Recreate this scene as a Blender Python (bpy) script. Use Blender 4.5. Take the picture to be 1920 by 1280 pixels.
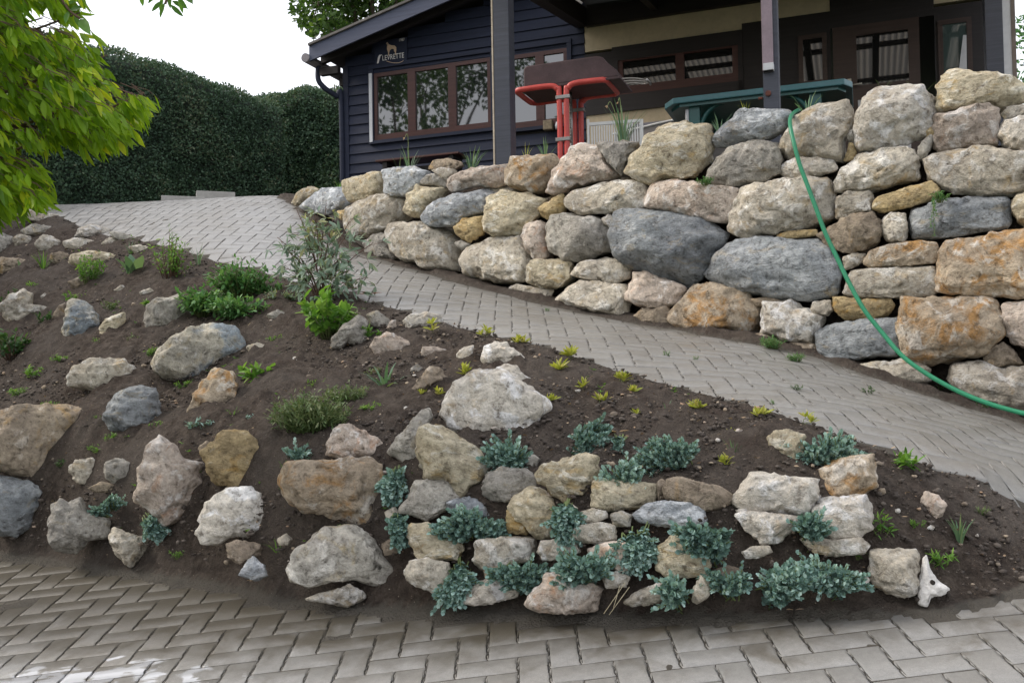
import bpy, bmesh, math, random
import numpy as np
from mathutils import Vector, Matrix
for o in list(bpy.data.objects): bpy.data.objects.remove(o)
C = bpy.context.scene.collection
SC = bpy.context.scene
R = math.radians
# ------------------------------------------------------------------ camera
FPX = 1768.0
PITCH = math.atan(50/FPX); ROLL = R(1.0)
_f = Vector((0, math.cos(PITCH), math.sin(PITCH))); _r = Vector((1,0,0)); _u = Vector((0,-math.sin(PITCH), math.cos(PITCH)))
CR = math.cos(ROLL)*_r - math.sin(ROLL)*_u
CU = math.cos(ROLL)*_u + math.sin(ROLL)*_r
cam = bpy.data.cameras.new('camera'); cam.sensor_width = 36; cam.lens = FPX/1920*36
cam.clip_end = 500; cam.clip_start = 0.05
co = bpy.data.objects.new('camera', cam); C.objects.link(co)
m = Matrix((CR, CU, -_f)).transposed().to_4x4(); co.matrix_world = m
SC.camera = co
# ------------------------------------------------------------------ world, sun
w = bpy.data.worlds.new("World"); SC.world = w; w.use_nodes = True
nt = w.node_tree; bg = nt.nodes['Background']
sky = nt.nodes.new('ShaderNodeTexSky'); sky.sky_type = 'NISHITA'; sky.sun_disc = False
SUN_EL, SUN_AZ = R(40), R(278)      # azimuth measured clockwise from +Y
sky.sun_elevation = SUN_EL; sky.sun_rotation = SUN_AZ
sky.air_density = 1.0; sky.dust_density = 6.0; sky.ozone_density = 1.0
hs = nt.nodes.new('ShaderNodeMix'); hs.data_type = 'RGBA'; hs.inputs[0].default_value = 0.62
nt.links.new(sky.outputs[0], hs.inputs[6]); hs.inputs[7].default_value = (8.9, 8.9, 9.2, 1)   # overcast veil
nt.links.new(hs.outputs[2], bg.inputs[0]); bg.inputs[1].default_value = 0.15
sd = bpy.data.lights.new('sun', 'SUN'); sd.energy = 1.35; sd.angle = R(16); sd.color = (1, .96, .90)
so = bpy.data.objects.new('sun', sd); C.objects.link(so)
sdir = Vector((math.sin(SUN_AZ)*math.cos(SUN_EL), math.cos(SUN_AZ)*math.cos(SUN_EL), math.sin(SUN_EL)))
so.rotation_euler = sdir.to_track_quat('Z', 'Y').to_euler(); so.location = sdir*30
SC.view_settings.view_transform = 'Standard'; SC.view_settings.look = 'None'
SC.view_settings.gamma = 1; SC.view_settings.exposure = 0.56
# ------------------------------------------------------------------ helpers
def ray(u, v):
    return _f + (u-960)/FPX*CR - (v-640)/FPX*CU
def pix(u, v, Y):
    d = ray(u, v); return d*(Y/d.y)
def hit_plane(u, v, p, n):
    d = ray(u, v); return d*(p.dot(n)/d.dot(n))
_rs = np.random.RandomState
def _hash(i, j, k, s):
    h = (i*374761393 + j*668265263 + k*2147483647 + s*1274126177) & 0xffffffff
    h = ((h ^ (h >> 13))*1274126177) & 0xffffffff
    h = ((h ^ (h >> 16))*2246822519) & 0xffffffff
    return ((h ^ (h >> 15)) & 0xffffff)/float(0xffffff)
def vnoise(P, seed=0):
    P = np.asarray(P, float); I = np.floor(P).astype(np.int64); Fr = P-I; Fr = Fr*Fr*(3-2*Fr); out = 0
    for a in (0,1):
        for b in (0,1):
            for c in (0,1):
                wgt = (Fr[:,0] if a else 1-Fr[:,0])*(Fr[:,1] if b else 1-Fr[:,1])*(Fr[:,2] if c else 1-Fr[:,2])
                out = out + wgt*_hash(I[:,0]+a, I[:,1]+b, I[:,2]+c, seed)
    return out*2-1
def fbm(P, seed=0, oct=4, gain=.5):
    P = np.asarray(P, float); s = 0; a = 1
    for i in range(oct):
        s = s + a*vnoise(P*(2.03**i)+i*17.3, seed+i*7); a *= gain
    return s
def npmesh(name, V, F, mat=None, smooth=False, tone=None):
    V = np.asarray(V, np.float32).reshape(-1,3); F = np.asarray(F, np.int32)
    me = bpy.data.meshes.new(name)
    n, k = F.shape
    me.vertices.add(len(V)); me.vertices.foreach_set('co', V.ravel())
    me.loops.add(n*k); me.loops.foreach_set('vertex_index', F.ravel())
    me.polygons.add(n); me.polygons.foreach_set('loop_start', np.arange(0, n*k, k, dtype=np.int32))
    me.polygons.foreach_set('loop_total', np.full(n, k, np.int32))
    if smooth: me.polygons.foreach_set('use_smooth', np.ones(n, bool))
    me.update(calc_edges=True); me.validate()
    if tone is not None:
        at = me.attributes.new('tone', 'FLOAT', 'POINT'); at.data.foreach_set('value', np.asarray(tone, np.float32))
    if mat: me.materials.append(mat)
    return me
def link(name, me, parent=None, loc=None):
    o = bpy.data.objects.new(name, me); C.objects.link(o)
    if parent: o.parent = parent
    if loc is not None: o.location = loc
    return o
def tag(o, label=None, cat=None, group=None, kind=None):
    if label: o['label'] = label
    if cat: o['category'] = cat
    if group: o['group'] = group
    if kind: o['kind'] = kind
    return o
def thing(name, loc, label, cat, group=None, rz=0):
    o = bpy.data.objects.new(name, None); C.objects.link(o); o.location = loc; o.rotation_euler = (0,0,rz)
    o.empty_display_size = .1
    return tag(o, label, cat, group)
class MB:
    """collects boxes, prisms and tubes in one mesh"""
    def __init__(s): s.bm = bmesh.new()
    def box(s, x0,x1,y0,y1,z0,z1, bev=0):
        vs = [s.bm.verts.new((x,y,z)) for z in (z0,z1) for x,y in ((x0,y0),(x1,y0),(x1,y1),(x0,y1))]
        fs = [(3,2,1,0),(4,5,6,7),(0,1,5,4),(1,2,6,5),(2,3,7,6),(3,0,4,7)]
        ff = [s.bm.faces.new([vs[i] for i in f]) for f in fs]
        if bev: bmesh.ops.bevel(s.bm, geom=list({e for f in ff for e in f.edges}), offset=bev, segments=2, affect='EDGES', profile=.6)
        return s
    def prism(s, pts, dvec, bev=0):
        dv = Vector(dvec); a = [s.bm.verts.new(p) for p in pts]; b = [s.bm.verts.new(Vector(p)+dv) for p in pts]; n = len(pts)
        ff = [s.bm.faces.new(a[::-1]), s.bm.faces.new(b)]
        for i in range(n): ff.append(s.bm.faces.new((a[i], a[(i+1)%n], b[(i+1)%n], b[i])))
        if bev: bmesh.ops.bevel(s.bm, geom=list({e for f in ff for e in f.edges}), offset=bev, segments=2, affect='EDGES', profile=.6)
        return s
    def tube(s, pts, r, seg=10, closed=False):
        pts = [Vector(p) for p in pts]; rings = []; N = len(pts); prev = None
        rr = [float(q) for q in r] if hasattr(r, '__len__') else [float(r)]*N; rr += [rr[-1]]*N
        for i, p in enumerate(pts):
            t = (pts[min(i+1,N-1)]-pts[max(i-1,0)]).normalized()
            if prev is None:
                q = Vector((0,0,1)) if abs(t.z) < .9 else Vector((1,0,0)); x = t.cross(q).normalized()
            else: x = (prev - t*prev.dot(t)).normalized()
            prev = x; y = t.cross(x)
            rings.append([s.bm.verts.new(p + rr[i]*(math.cos(2*math.pi*k/seg)*x + math.sin(2*math.pi*k/seg)*y)) for k in range(seg)])
        for i in range(N-1):
            for k in range(seg):
                f = s.bm.faces.new((rings[i][k], rings[i][(k+1)%seg], rings[i+1][(k+1)%seg], rings[i+1][k])); f.smooth = True
        s.bm.faces.new(rings[0][::-1]); s.bm.faces.new(rings[-1]); return s
    def build(s, name, mat, parent=None, loc=None):
        bmesh.ops.recalc_face_normals(s.bm, faces=s.bm.faces)
        me = bpy.data.meshes.new(name); s.bm.to_mesh(me); s.bm.free(); me.materials.append(mat)
        return link(name, me, parent, loc)
def spline(pts, n=8):
    P = [Vector(p) for p in pts]; out = []
    for i in range(len(P)-1):
        a = P[max(i-1,0)]; b = P[i]; c = P[i+1]; d = P[min(i+2,len(P)-1)]
        for k in range(n):
            t = k/n; out.append(.5*((2*b)+(c-a)*t+(2*a-5*b+4*c-d)*t*t+(3*b-a-3*c+d)*t**3))
    out.append(P[-1]); return out
# ------------------------------------------------------------------ materials
def nodes(name):
    m = bpy.data.materials.new(name); m.use_nodes = True; t = m.node_tree; b = t.nodes['Principled BSDF']
    return m, t, b
def mk(t, kind, ins=None, **kw):
    n = t.nodes.new(kind)
    for k, v in kw.items(): setattr(n, k, v)
    for k, v in (ins or {}).items():
        if hasattr(v, 'is_linked') : t.links.new(v, n.inputs[k])
        else: n.inputs[k].default_value = v
    return n
def c4(c): return (c[0], c[1], c[2], 1)
def ramp(t, fac, stops, interp='LINEAR'):
    n = t.nodes.new('ShaderNodeValToRGB'); t.links.new(fac, n.inputs[0]); e = n.color_ramp.elements; n.color_ramp.interpolation = interp
    while len(e) > len(stops): e.remove(e[-1])
    while len(e) < len(stops): e.new(.5)
    for el, (p, c) in zip(e, stops): el.position = p; el.color = c4(c) if hasattr(c, '__len__') else (c,c,c,1)
    return n.outputs[0]
def mixc(t, fac, a, b, blend='MIX'):
    n = t.nodes.new('ShaderNodeMix'); n.data_type = 'RGBA'; n.blend_type = blend
    for i, v in ((0,fac),(6,a),(7,b)):
        if hasattr(v, 'is_linked'): t.links.new(v, n.inputs[i])
        else: n.inputs[i].default_value = v if i == 0 else c4(v)
    return n.outputs[2]
def math_(t, op, a, b=0, c=None):
    n = t.nodes.new('ShaderNodeMath'); n.operation = op
    for i, v in enumerate((a, b) if c is None else (a, b, c)):
        if hasattr(v, 'is_linked'): t.links.new(v, n.inputs[i])
        else: n.inputs[i].default_value = v
    return n.outputs[0]
def noise(t, vec, scale, detail=6, rough=.6, dist=0, out=0):
    n = mk(t, 'ShaderNodeTexNoise', {'Scale': scale, 'Detail': detail, 'Roughness': rough, 'Distortion': dist, 'Vector': vec}); return n.outputs[out]
def stone_mat(name, a, b, stain, dark, white=(.62,.60,.57), f_stain=.5, f_white=.62, two=None, lay=0.0):
    m, t, p = nodes(name)
    tc = mk(t, 'ShaderNodeTexCoord'); oi = mk(t, 'ShaderNodeObjectInfo')
    off = mk(t, 'ShaderNodeVectorMath', {0: oi.outputs['Random'], 1: (37.1, 91.7, 53.3)}, operation='MULTIPLY')
    vec = mk(t, 'ShaderNodeVectorMath', {0: tc.outputs['Object'], 1: off.outputs[0]}, operation='ADD').outputs[0]
    # bedding: squash one axis
    sq = mk(t, 'ShaderNodeMapping', {'Vector': vec, 'Scale': (1, 1, 1+lay), 'Rotation': (.2, .35, 0)}).outputs[0]
    n1 = noise(t, sq, 4.5, 8, .62, .6); n2 = noise(t, sq, 7, 7, .65, 1.0); n3 = noise(t, vec, 28, 6, .7, .3); n4 = noise(t, sq, 9, 7, .65, .5)
    n5 = noise(t, vec, 90, 3, .6)
    col = mixc(t, ramp(t, n1, [(.36, 0), (.62, 1)]), a, b)
    if two: col = mixc(t, ramp(t, noise(t, vec, 2.2, 6, .6, .3), [(.47, 0), (.53, 1)]), col, two)
    col = mixc(t, ramp(t, n2, [(f_stain, 0), (f_stain+.13, .85)]), col, stain)
    col = mixc(t, ramp(t, n4, [(f_white, 0), (f_white+.07, .85)]), col, white)
    nb_ = noise(t, vec, 2.6, 4, .5, .4); col = mixc(t, .7, col, ramp(t, nb_, [(.32, (.72,.72,.74)), (.68, (1.28,1.27,1.24))]), 'MULTIPLY')
    col = mixc(t, ramp(t, n3, [(.30, .75), (.44, 0)]), col, dark)
    col = mixc(t, .85, col, ramp(t, n3, [(.25, (.40,.39,.37)), (.5, (.98,.98,.98)), (.75, (1.5,1.5,1.5))]), 'MULTIPLY')
    col = mixc(t, .35, col, ramp(t, n5, [(.3, (.6,.6,.6)), (.7, (1.3,1.3,1.3))]), 'MULTIPLY')
    # per stone brightness
    br = math_(t, 'MULTIPLY_ADD', oi.outputs['Random'], .36, .84)
    hv = mk(t, 'ShaderNodeHueSaturation', {'Color': col, 'Value': br, 'Saturation': 1.12})
    t.links.new(hv.outputs[0], p.inputs['Base Color']); p.inputs['Roughness'].default_value = .92
    p.inputs['Specular IOR Level'].default_value = .25
    vo = mk(t, 'ShaderNodeTexVoronoi', {'Vector': sq, 'Scale': 11}, feature='DISTANCE_TO_EDGE').outputs[0]
    h = math_(t, 'ADD', math_(t, 'MULTIPLY', n3, .55), math_(t, 'MULTIPLY', n5, .18))
    h = math_(t, 'ADD', h, math_(t, 'MULTIPLY', n4, .9))
    bp = mk(t, 'ShaderNodeBump', {'Height': h, 'Strength': 1.0, 'Distance': .034})
    t.links.new(bp.outputs[0], p.inputs['Normal'])
    return m
SM = {
 'pale': stone_mat('pale limestone', (.50,.465,.40), (.37,.335,.28), (.40,.31,.19), (.16,.135,.105), (.66,.64,.60), .56, .53),
 'cream': stone_mat('cream limestone', (.54,.49,.38), (.42,.37,.275), (.43,.32,.17), (.17,.135,.095), (.68,.65,.57), .55, .55, lay=.8),
 'ochre': stone_mat('ochre limestone', (.46,.37,.225), (.35,.28,.175), (.41,.27,.115), (.14,.105,.065), (.60,.54,.42), .54, .60, lay=1.0),
 'blue': stone_mat('blue grey slate', (.20,.215,.225), (.33,.345,.355), (.33,.29,.22), (.085,.088,.093), (.46,.475,.49), .56, .60, lay=1.0),
 'bluepale': stone_mat('pale blue limestone', (.42,.44,.46), (.30,.32,.34), (.40,.355,.28), (.15,.145,.14), (.64,.66,.68), .55, .54, lay=.8),
 'rust': stone_mat('rust stained limestone', (.48,.41,.325), (.37,.305,.23), (.40,.235,.105), (.14,.105,.075), (.62,.58,.52), .49, .55),
 'pink': stone_mat('pinkish limestone', (.51,.45,.395), (.40,.34,.29), (.42,.265,.18), (.16,.125,.10), (.67,.64,.61), .56, .54),
 'white': stone_mat('whitish limestone', (.57,.54,.49), (.45,.415,.36), (.44,.36,.26), (.21,.18,.15), (.71,.705,.70), .57, .53),
 'grey': stone_mat('grey limestone', (.39,.37,.33), (.285,.27,.245), (.36,.30,.20), (.12,.11,.095), (.55,.53,.49), .56, .56),
 'brown': stone_mat('brown earth stained stone', (.33,.28,.22), (.24,.20,.16), (.34,.24,.13), (.10,.08,.06), (.50,.45,.39), .56, .58),
 'mix': stone_mat('beige and blue limestone', (.44,.41,.345), (.34,.32,.27), (.38,.31,.19), (.13,.115,.095), (.60,.58,.54), .57, .57, two=(.25,.28,.305)),
}
def simple(name, col, rough=.6, var=.25, scale=8, bump=.2, metal=0, dist=.01, spec=.4, stretch=(1,1,1)):
    m, t, p = nodes(name); tc = mk(t, 'ShaderNodeTexCoord')
    vec = mk(t, 'ShaderNodeMapping', {'Vector': tc.outputs['Object'], 'Scale': stretch}).outputs[0]
    n = noise(t, vec, scale, 7, .6); n2 = noise(t, vec, scale*7, 4, .6)
    k = ramp(t, n, [(.3, 1-var), (.7, 1+var)]); k2 = ramp(t, n2, [(.3, 1-var*.5), (.7, 1+var*.5)])
    col_ = mixc(t, 1, mixc(t, 1, col, k, 'MULTIPLY'), k2, 'MULTIPLY')
    t.links.new(col_, p.inputs['Base Color']); p.inputs['Roughness'].default_value = rough; p.inputs['Metallic'].default_value = metal
    p.inputs['Specular IOR Level'].default_value = spec
    if bump:
        bp = mk(t, 'ShaderNodeBump', {'Height': math_(t, 'ADD', n, math_(t,'MULTIPLY',n2,.4)), 'Strength': bump, 'Distance': dist}); t.links.new(bp.outputs[0], p.inputs['Normal'])
    return m
def leaf_mat(name, c1, c2, c3=None, trans=.3, rough=.5, spec=.3):
    m, t, p = nodes(name); at = mk(t, 'ShaderNodeAttribute', attribute_name='tone').outputs['Fac']
    st = [(0, c1), (.7 if c3 else 1, c2)] + ([(1, c3)] if c3 else [])
    col = ramp(t, at, st); t.links.new(col, p.inputs['Base Color']); p.inputs['Roughness'].default_value = rough; p.inputs['Specular IOR Level'].default_value = spec
    tr = mk(t, 'ShaderNodeBsdfTranslucent', {'Color': mixc(t, 1, col, (1.5,1.5,.8), 'MULTIPLY')})
    mx = mk(t, 'ShaderNodeMixShader', {0: trans, 1: p.outputs[0], 2: tr.outputs[0]})
    t.links.new(mx.outputs[0], t.nodes['Material Output'].inputs[0]); return m
M = {}
M['euph'] = leaf_mat('blue green fleshy leaf', (.10,.165,.145), (.235,.375,.34), (.44,.59,.55), .12, .6)
M['euphstem'] = simple('green stem', (.13,.17,.06), .6, .3, 30, 0)
M['yellow'] = leaf_mat('yellow green leaf', (.22,.26,.05), (.42,.44,.08), (.52,.46,.22), .3)
M['green'] = leaf_mat('fresh green leaf', (.06,.15,.03), (.14,.29,.05), (.24,.38,.08), .3)
M['dgreen'] = leaf_mat('deep green leaf', (.02,.06,.02), (.05,.12,.035), (.10,.17,.05), .2)
M['mgreen'] = leaf_mat('groundcover leaf', (.05,.13,.045), (.10,.23,.075), (.19,.33,.12), .25)
M['peony'] = leaf_mat('grey green leaf', (.15,.22,.17), (.26,.34,.26), (.38,.37,.18), .25)
M['olive'] = leaf_mat('olive heath leaf', (.06,.10,.035), (.12,.18,.07), (.24,.27,.14), .2)
M['bulb'] = leaf_mat('bulb leaf', (.08,.16,.09), (.15,.25,.15), (.24,.30,.14), .25)
M['near'] = leaf_mat('bright tree leaf', (.08,.18,.015), (.25,.40,.02), (.60,.62,.04), .5, .45)
M['far'] = leaf_mat('distant tree leaf', (.03,.065,.015), (.06,.12,.025), (.12,.19,.04), .35)
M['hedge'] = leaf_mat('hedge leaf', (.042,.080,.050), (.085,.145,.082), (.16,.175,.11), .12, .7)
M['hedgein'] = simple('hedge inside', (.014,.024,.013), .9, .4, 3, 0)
M['bark'] = simple('bark', (.10,.075,.055), .9, .4, 10, .8, stretch=(1,1,.2))
M['twig'] = simple('twig', (.12,.07,.05), .8, .3, 20, .3)
M['dry'] = leaf_mat('dry leaf', (.30,.20,.11), (.48,.34,.22), (.55,.42,.34), .2)
# ------------------------------------------------------------------ terrain
def low_plane(X, Y): return -1.5 + .10*X + .16*Y
def low_Y(u, v):
    d = ray(u, v); d = d/d.y; return 1.5/(.1*d.x + .16 - d.z)
FL = [(2300,905,4.45),(2100,845,4.7),(1920,790,5.0),(1700,722,5.3),(1500,657,5.65),(1350,628,5.95),(1200,606,6.25),(1040,572,6.65),(860,527,7.2),(740,492,7.7),(650,458,8.3),(600,412,9.0),(545,372,10.3)]
NL = [(1975,1010,3.62),(1905,950,3.72),(1850,903,3.74),(1760,884,3.76),(1640,848,3.8),(1540,808,3.9),(1480,785,4.0),(1340,748,4.3),(1200,712,4.6),(1080,672,4.9),(1000,648,5.1),(880,622,5.5),(760,585,5.9),(620,545,6.4),(480,508,7.0),(350,474,7.6),(250,448,8.3),(100,403,9.6),(20,388,10.6)]
LL = [(0,1040),(100,1052),(200,1068),(300,1084),(420,1100),(560,1133),(700,1143),(870,1148),(1000,1152),(1200,1157),(1400,1157),(1600,1152),(1750,1147),(1850,1130),(1920,1100),(1975,1050)]
Fp = [pix(*a) for a in FL]; Np = [pix(*a) for a in NL]; Lp = [pix(u, v, low_Y(u, v)) for u, v in LL]
MIDS = [(0,930,5.15),(0,800,5.7),(0,700,6.5),(0,600,7.4),(0,520,8.4),(0,440,9.7),
 (150,960,4.75),(150,820,5.2),(150,700,6.1),(150,560,7.4),(150,470,8.5),
 (300,990,4.45),(300,880,4.75),(300,750,5.5),(300,600,6.6),(300,520,7.3),
 (450,1020,4.1),(450,900,4.4),(450,760,5.1),(450,620,6.1),
 (600,1040,3.9),(600,920,4.1),(600,800,4.6),(600,680,5.4),(600,600,6.0),
 (750,1050,3.72),(750,950,3.85),(750,820,4.3),(750,700,5.0),
 (900,1050,3.63),(900,950,3.75),(900,830,4.05),(900,720,4.7),
 (1050,1050,3.52),(1050,950,3.6),(1050,860,3.85),(1050,760,4.3),
 (1200,1050,3.42),(1200,960,3.5),(1200,880,3.7),(1200,800,4.05),
 (1350,1060,3.36),(1350,960,3.45),(1350,880,3.62),(1350,810,3.9),
 (1500,1060,3.32),(1500,960,3.4),(1500,870,3.6),
 (1620,1050,3.3),(1620,950,3.45),(1750,1060,3.32),(1750,960,3.5),(1850,1020,3.5)]
cp = [tuple(p) for p in Fp] + [tuple(p) for p in Np] + [tuple(p) for p in Lp] + [tuple(pix(*a)) for a in MIDS]
for (u, v, Y) in FL:                                  # ground under the wall and beyond it
    p = pix(u, v, Y); cp.append((p.x+.25*1.0, p.y+.9, p.z+.18))
for X in np.arange(-8, 6.1, 2):
    for Y in (-4, -1, 1.2, 2.2): cp.append((X, Y, low_plane(X, Y)))
for X, Y in ((-4,3.5),(-6,4.5),(-8,5.5),(-1.5,3),(0.,2.7),(1.5,2.7),(-3.2,4.2),(3.2,3.2),(4.2,3.4),(2.7,3.3)): cp.append((X, Y, low_plane(X, Y)))
cp += [(-4,5.9,-.85),(-6.5,7.0,-1.0),(-4.6,7.5,.35),(-7,9,.6),(-5.6,9.4,1.3),(-8,11.6,1.75),(-6.5,11.2,1.86),(-8,13,1.9),(-5,12.5,1.92),(-2.9,12,1.95),(-5,16,1.95),(-1,14,2.0),(3,12,2.0),(4.5,4.2,-.15),(6,4,0)]
cp += [tuple(pix(300,379,10.7)), tuple(pix(450,369,10.55)), tuple(pix(150,383,10.8)), tuple(pix(500,367,10.5))]
CP = np.array(cp)
def _k(d2): return np.sqrt(d2 + .02)
n_ = len(CP)
A_ = np.zeros((n_+3, n_+3)); dd = ((CP[:,None,:2]-CP[None,:,:2])**2).sum(2)
A_[:n_,:n_] = _k(dd) - np.eye(n_)*.02; A_[:n_,n_] = 1; A_[:n_,n_+1:] = CP[:,:2]; A_[n_:,:n_] = A_[:n_,n_:].T
W_ = np.linalg.solve(A_, np.concatenate([CP[:,2], [0,0,0]]))
def H(X, Y):
    X = np.asarray(X, float); Y = np.asarray(Y, float); sh = X.shape; x = X.ravel(); y = Y.ravel(); out = np.empty(len(x))
    for i in range(0, len(x), 20000):
        a = x[i:i+20000]; b = y[i:i+20000]
        d2 = (a[:,None]-CP[None,:,0])**2 + (b[:,None]-CP[None,:,1])**2
        out[i:i+20000] = _k(d2) @ W_[:n_] + W_[n_] + W_[n_+1]*a + W_[n_+2]*b
    return out.reshape(sh)
def ground_hit(u, v):
    d = ray(u, v); d = d/d.y; ys = np.linspace(2.0, 13, 500)
    g = H(d.x*ys, ys) - d.z*ys; k = np.argmax(g > 0) if (g > 0).any() else len(ys)-1
    if k > 0 and g[k] > 0: y = ys[k-1] + (ys[k]-ys[k-1])*(-g[k-1])/(g[k]-g[k-1]+1e-9)
    else: y = ys[k]
    return Vector((d.x*y, y, d.z*y))
def inpoly(x, y, poly):
    x = np.asarray(x); y = np.asarray(y); r = np.zeros(x.shape, bool); n = len(poly); j = n-1
    for i in range(n):
        xi, yi = poly[i]; xj, yj = poly[j]
        c = ((yi > y) != (yj > y)) & (x < (xj-xi)*(y-yi)/(yj-yi+1e-12)+xi); r ^= c; j = i
    return r
def segdist(x, y, line):
    x = np.asarray(x); y = np.asarray(y); best = np.full(x.shape, 1e9)
    for (ax, ay), (bx, by) in zip(line[:-1], line[1:]):
        L = (bx-ax)**2+(by-ay)**2; t = np.clip(((x-ax)*(bx-ax)+(y-ay)*(by-ay))/L, 0, 1)
        best = np.minimum(best, np.hypot(x-ax-t*(bx-ax), y-ay-t*(by-ay)))
    return best
f2 = [(p.x, p.y) for p in Fp]; n2 = [(p.x, p.y) for p in Np]; l2 = [(p.x, p.y) for p in Lp]
SOIL = n2 + [(-9.5, 13.6), (-12, 12), (-9, 8.3), (-5.5, 6.3)] + l2      # planted bank outline in plan
WALLBACK = [(6,3.6)] + f2 + [(-2.9,11.2),(-2.9,30),(20,30),(20,3.6)]
def Hl(X, Y):
    X = np.asarray(X, float); t = np.clip((X-1.5)/.9, 0, 1); return low_plane(X, np.asarray(Y, float))*(1-t) + H(X, Y)*t
# fine ground sheet --------------------------------------------------------
GX0, GX1, GY0, GY1, GS = -6.6, 4.2, 2.4, 11.4, .022
gx = np.arange(GX0, GX1, GS); gy = np.arange(GY0, GY1, GS); X, Y = np.meshgrid(gx, gy)
Zh = H(X, Y); ins = inpoly(X, Y, SOIL);
LOWL = sorted([(-12, 9.5), (-9, 8.3), (-5.5, 6.3)] + [(p[0], p[1]) for p in l2]); lowreg = np.where(X < 2.12, Y < np.interp(X, [q[0] for q in LOWL], [q[1] for q in LOWL])+.02, Y < 3.55)
_dl0 = segdist(X, Y, [(-9,8.3),(-5.5,6.3)]+l2); Zl = Hl(X, Y); bl_ = np.clip(_dl0/.15, 0, 1); Zh = np.where(lowreg & ~ins, Zl, np.where(ins & (_dl0 < .15), Zl*(1-bl_)+Zh*bl_, Zh))
ds = segdist(X, Y, n2+[(-9.5,13.6)]); dl = segdist(X, Y, [(-9,8.3),(-5.5,6.3)]+l2)
dfw = segdist(X, Y, f2); P3 = np.stack([X.ravel(), Y.ravel(), 0*X.ravel()], 1)
b1 = fbm(P3*3.0, 3, 4).reshape(X.shape); b2 = fbm(P3*14, 9, 3).reshape(X.shape); b3 = np.maximum(0, fbm(P3*30, 19, 2)).reshape(X.shape)
dn = np.minimum(ds, dl); amp = np.clip(dn/.25, 0, 1)
soilz = Zh + .012 + amp*(.035*b1+.008) + (.35+.65*amp)*(.016*b2 + .026*b3)
pavz = Zh - .0022 + .0006*b2
strip = np.clip(1-(dfw-.035-.06*b1)/.06, 0, 1)                     # earth heaped along the foot of the wall
wallz = pavz + strip*(.035+.02*b1+.014*b2)
Z = np.where(ins, soilz, wallz)
spill = (~ins) & (dl < .035+.03*b1+.02*b2); Z = np.where(spill, pavz+.017+.005*b2, Z)
nyy, nxx = X.shape
idx = np.arange(nyy*nxx).reshape(nyy, nxx)
Fg = np.stack([idx[:-1,:-1].ravel(), idx[:-1,1:].ravel(), idx[1:,1:].ravel(), idx[1:,:-1].ravel()], 1)
def soil_mat():
    m, t, p = nodes('dark garden soil'); g = mk(t, 'ShaderNodeNewGeometry').outputs['Position']
    n1 = noise(t, g, 1.7, 6, .6, .3); n2_ = noise(t, g, 22, 8, .7, .4); n3 = noise(t, g, 120, 4, .6); n4 = noise(t, g, 6, 5, .6)
    col = ramp(t, n2_, [(.28, (.028,.021,.017)), (.5, (.070,.054,.043)), (.72, (.145,.118,.096))])
    col = mixc(t, ramp(t, n1, [(.40, 0), (.62, .7)]), col, (.095,.080,.068))
    col = mixc(t, ramp(t, n4, [(.55, 0), (.7, .5)]), col, (.045,.03,.024))
    vo = mk(t, 'ShaderNodeTexVoronoi', {'Vector': g, 'Scale': 75, 'Randomness': 1.0})
    pe = ramp(t, vo.outputs['Distance'], [(.16, 1), (.24, 0)]); pk = ramp(t, mk(t, 'ShaderNodeSeparateColor', {0: vo.outputs['Color']}).outputs[0], [(.86, 0), (.88, 1)])
    pf = math_(t, 'MULTIPLY', pe, pk); col = mixc(t, pf, col, ramp(t, mk(t, 'ShaderNodeSeparateColor', {0: vo.outputs['Color']}).outputs[1], [(0, (.17,.13,.10)), (.6, (.28,.22,.16)), (1, (.40,.36,.31))]))
    tipd = mk(t, 'ShaderNodeVectorMath', {0: g, 1: (2.15, 3.75, -.5)}, operation='DISTANCE').outputs['Value']; col = mixc(t, ramp(t, math_(t, 'ADD', tipd, math_(t, 'MULTIPLY', n4, .8)), [(.62, .55), (1.0, 0)]), col, (.17,.145,.125))
    col = mixc(t, .5, col, ramp(t, n3, [(.3, (.5,.5,.5)), (.7, (1.5,1.5,1.5))]), 'MULTIPLY')
    col = mixc(t, math_(t, 'MULTIPLY', mk(t, 'ShaderNodeAttribute', attribute_name='tone').outputs['Fac'], .85), col, (.115,.105,.088))
    t.links.new(col, p.inputs['Base Color']); p.inputs['Roughness'].default_value = .95; p.inputs['Specular IOR Level'].default_value = .2
    h = math_(t, 'ADD', math_(t, 'ADD', n2_, math_(t, 'MULTIPLY', n3, .5)), math_(t, 'MULTIPLY', pf, .5))
    bp = mk(t, 'ShaderNodeBump', {'Height': h, 'Strength': 1.0, 'Distance': .035}); t.links.new(bp.outputs[0], p.inputs['Normal']); return m
M['soil'] = soil_mat()
g = link('soil_ground', npmesh('soil_ground', np.stack([X, Y, Z], 2), Fg, M['soil'], True, ((~ins) & (strip < .2)).astype(float).ravel())); tag(g, 'dark crumbly garden earth of the bank', None, None, 'structure')
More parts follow.
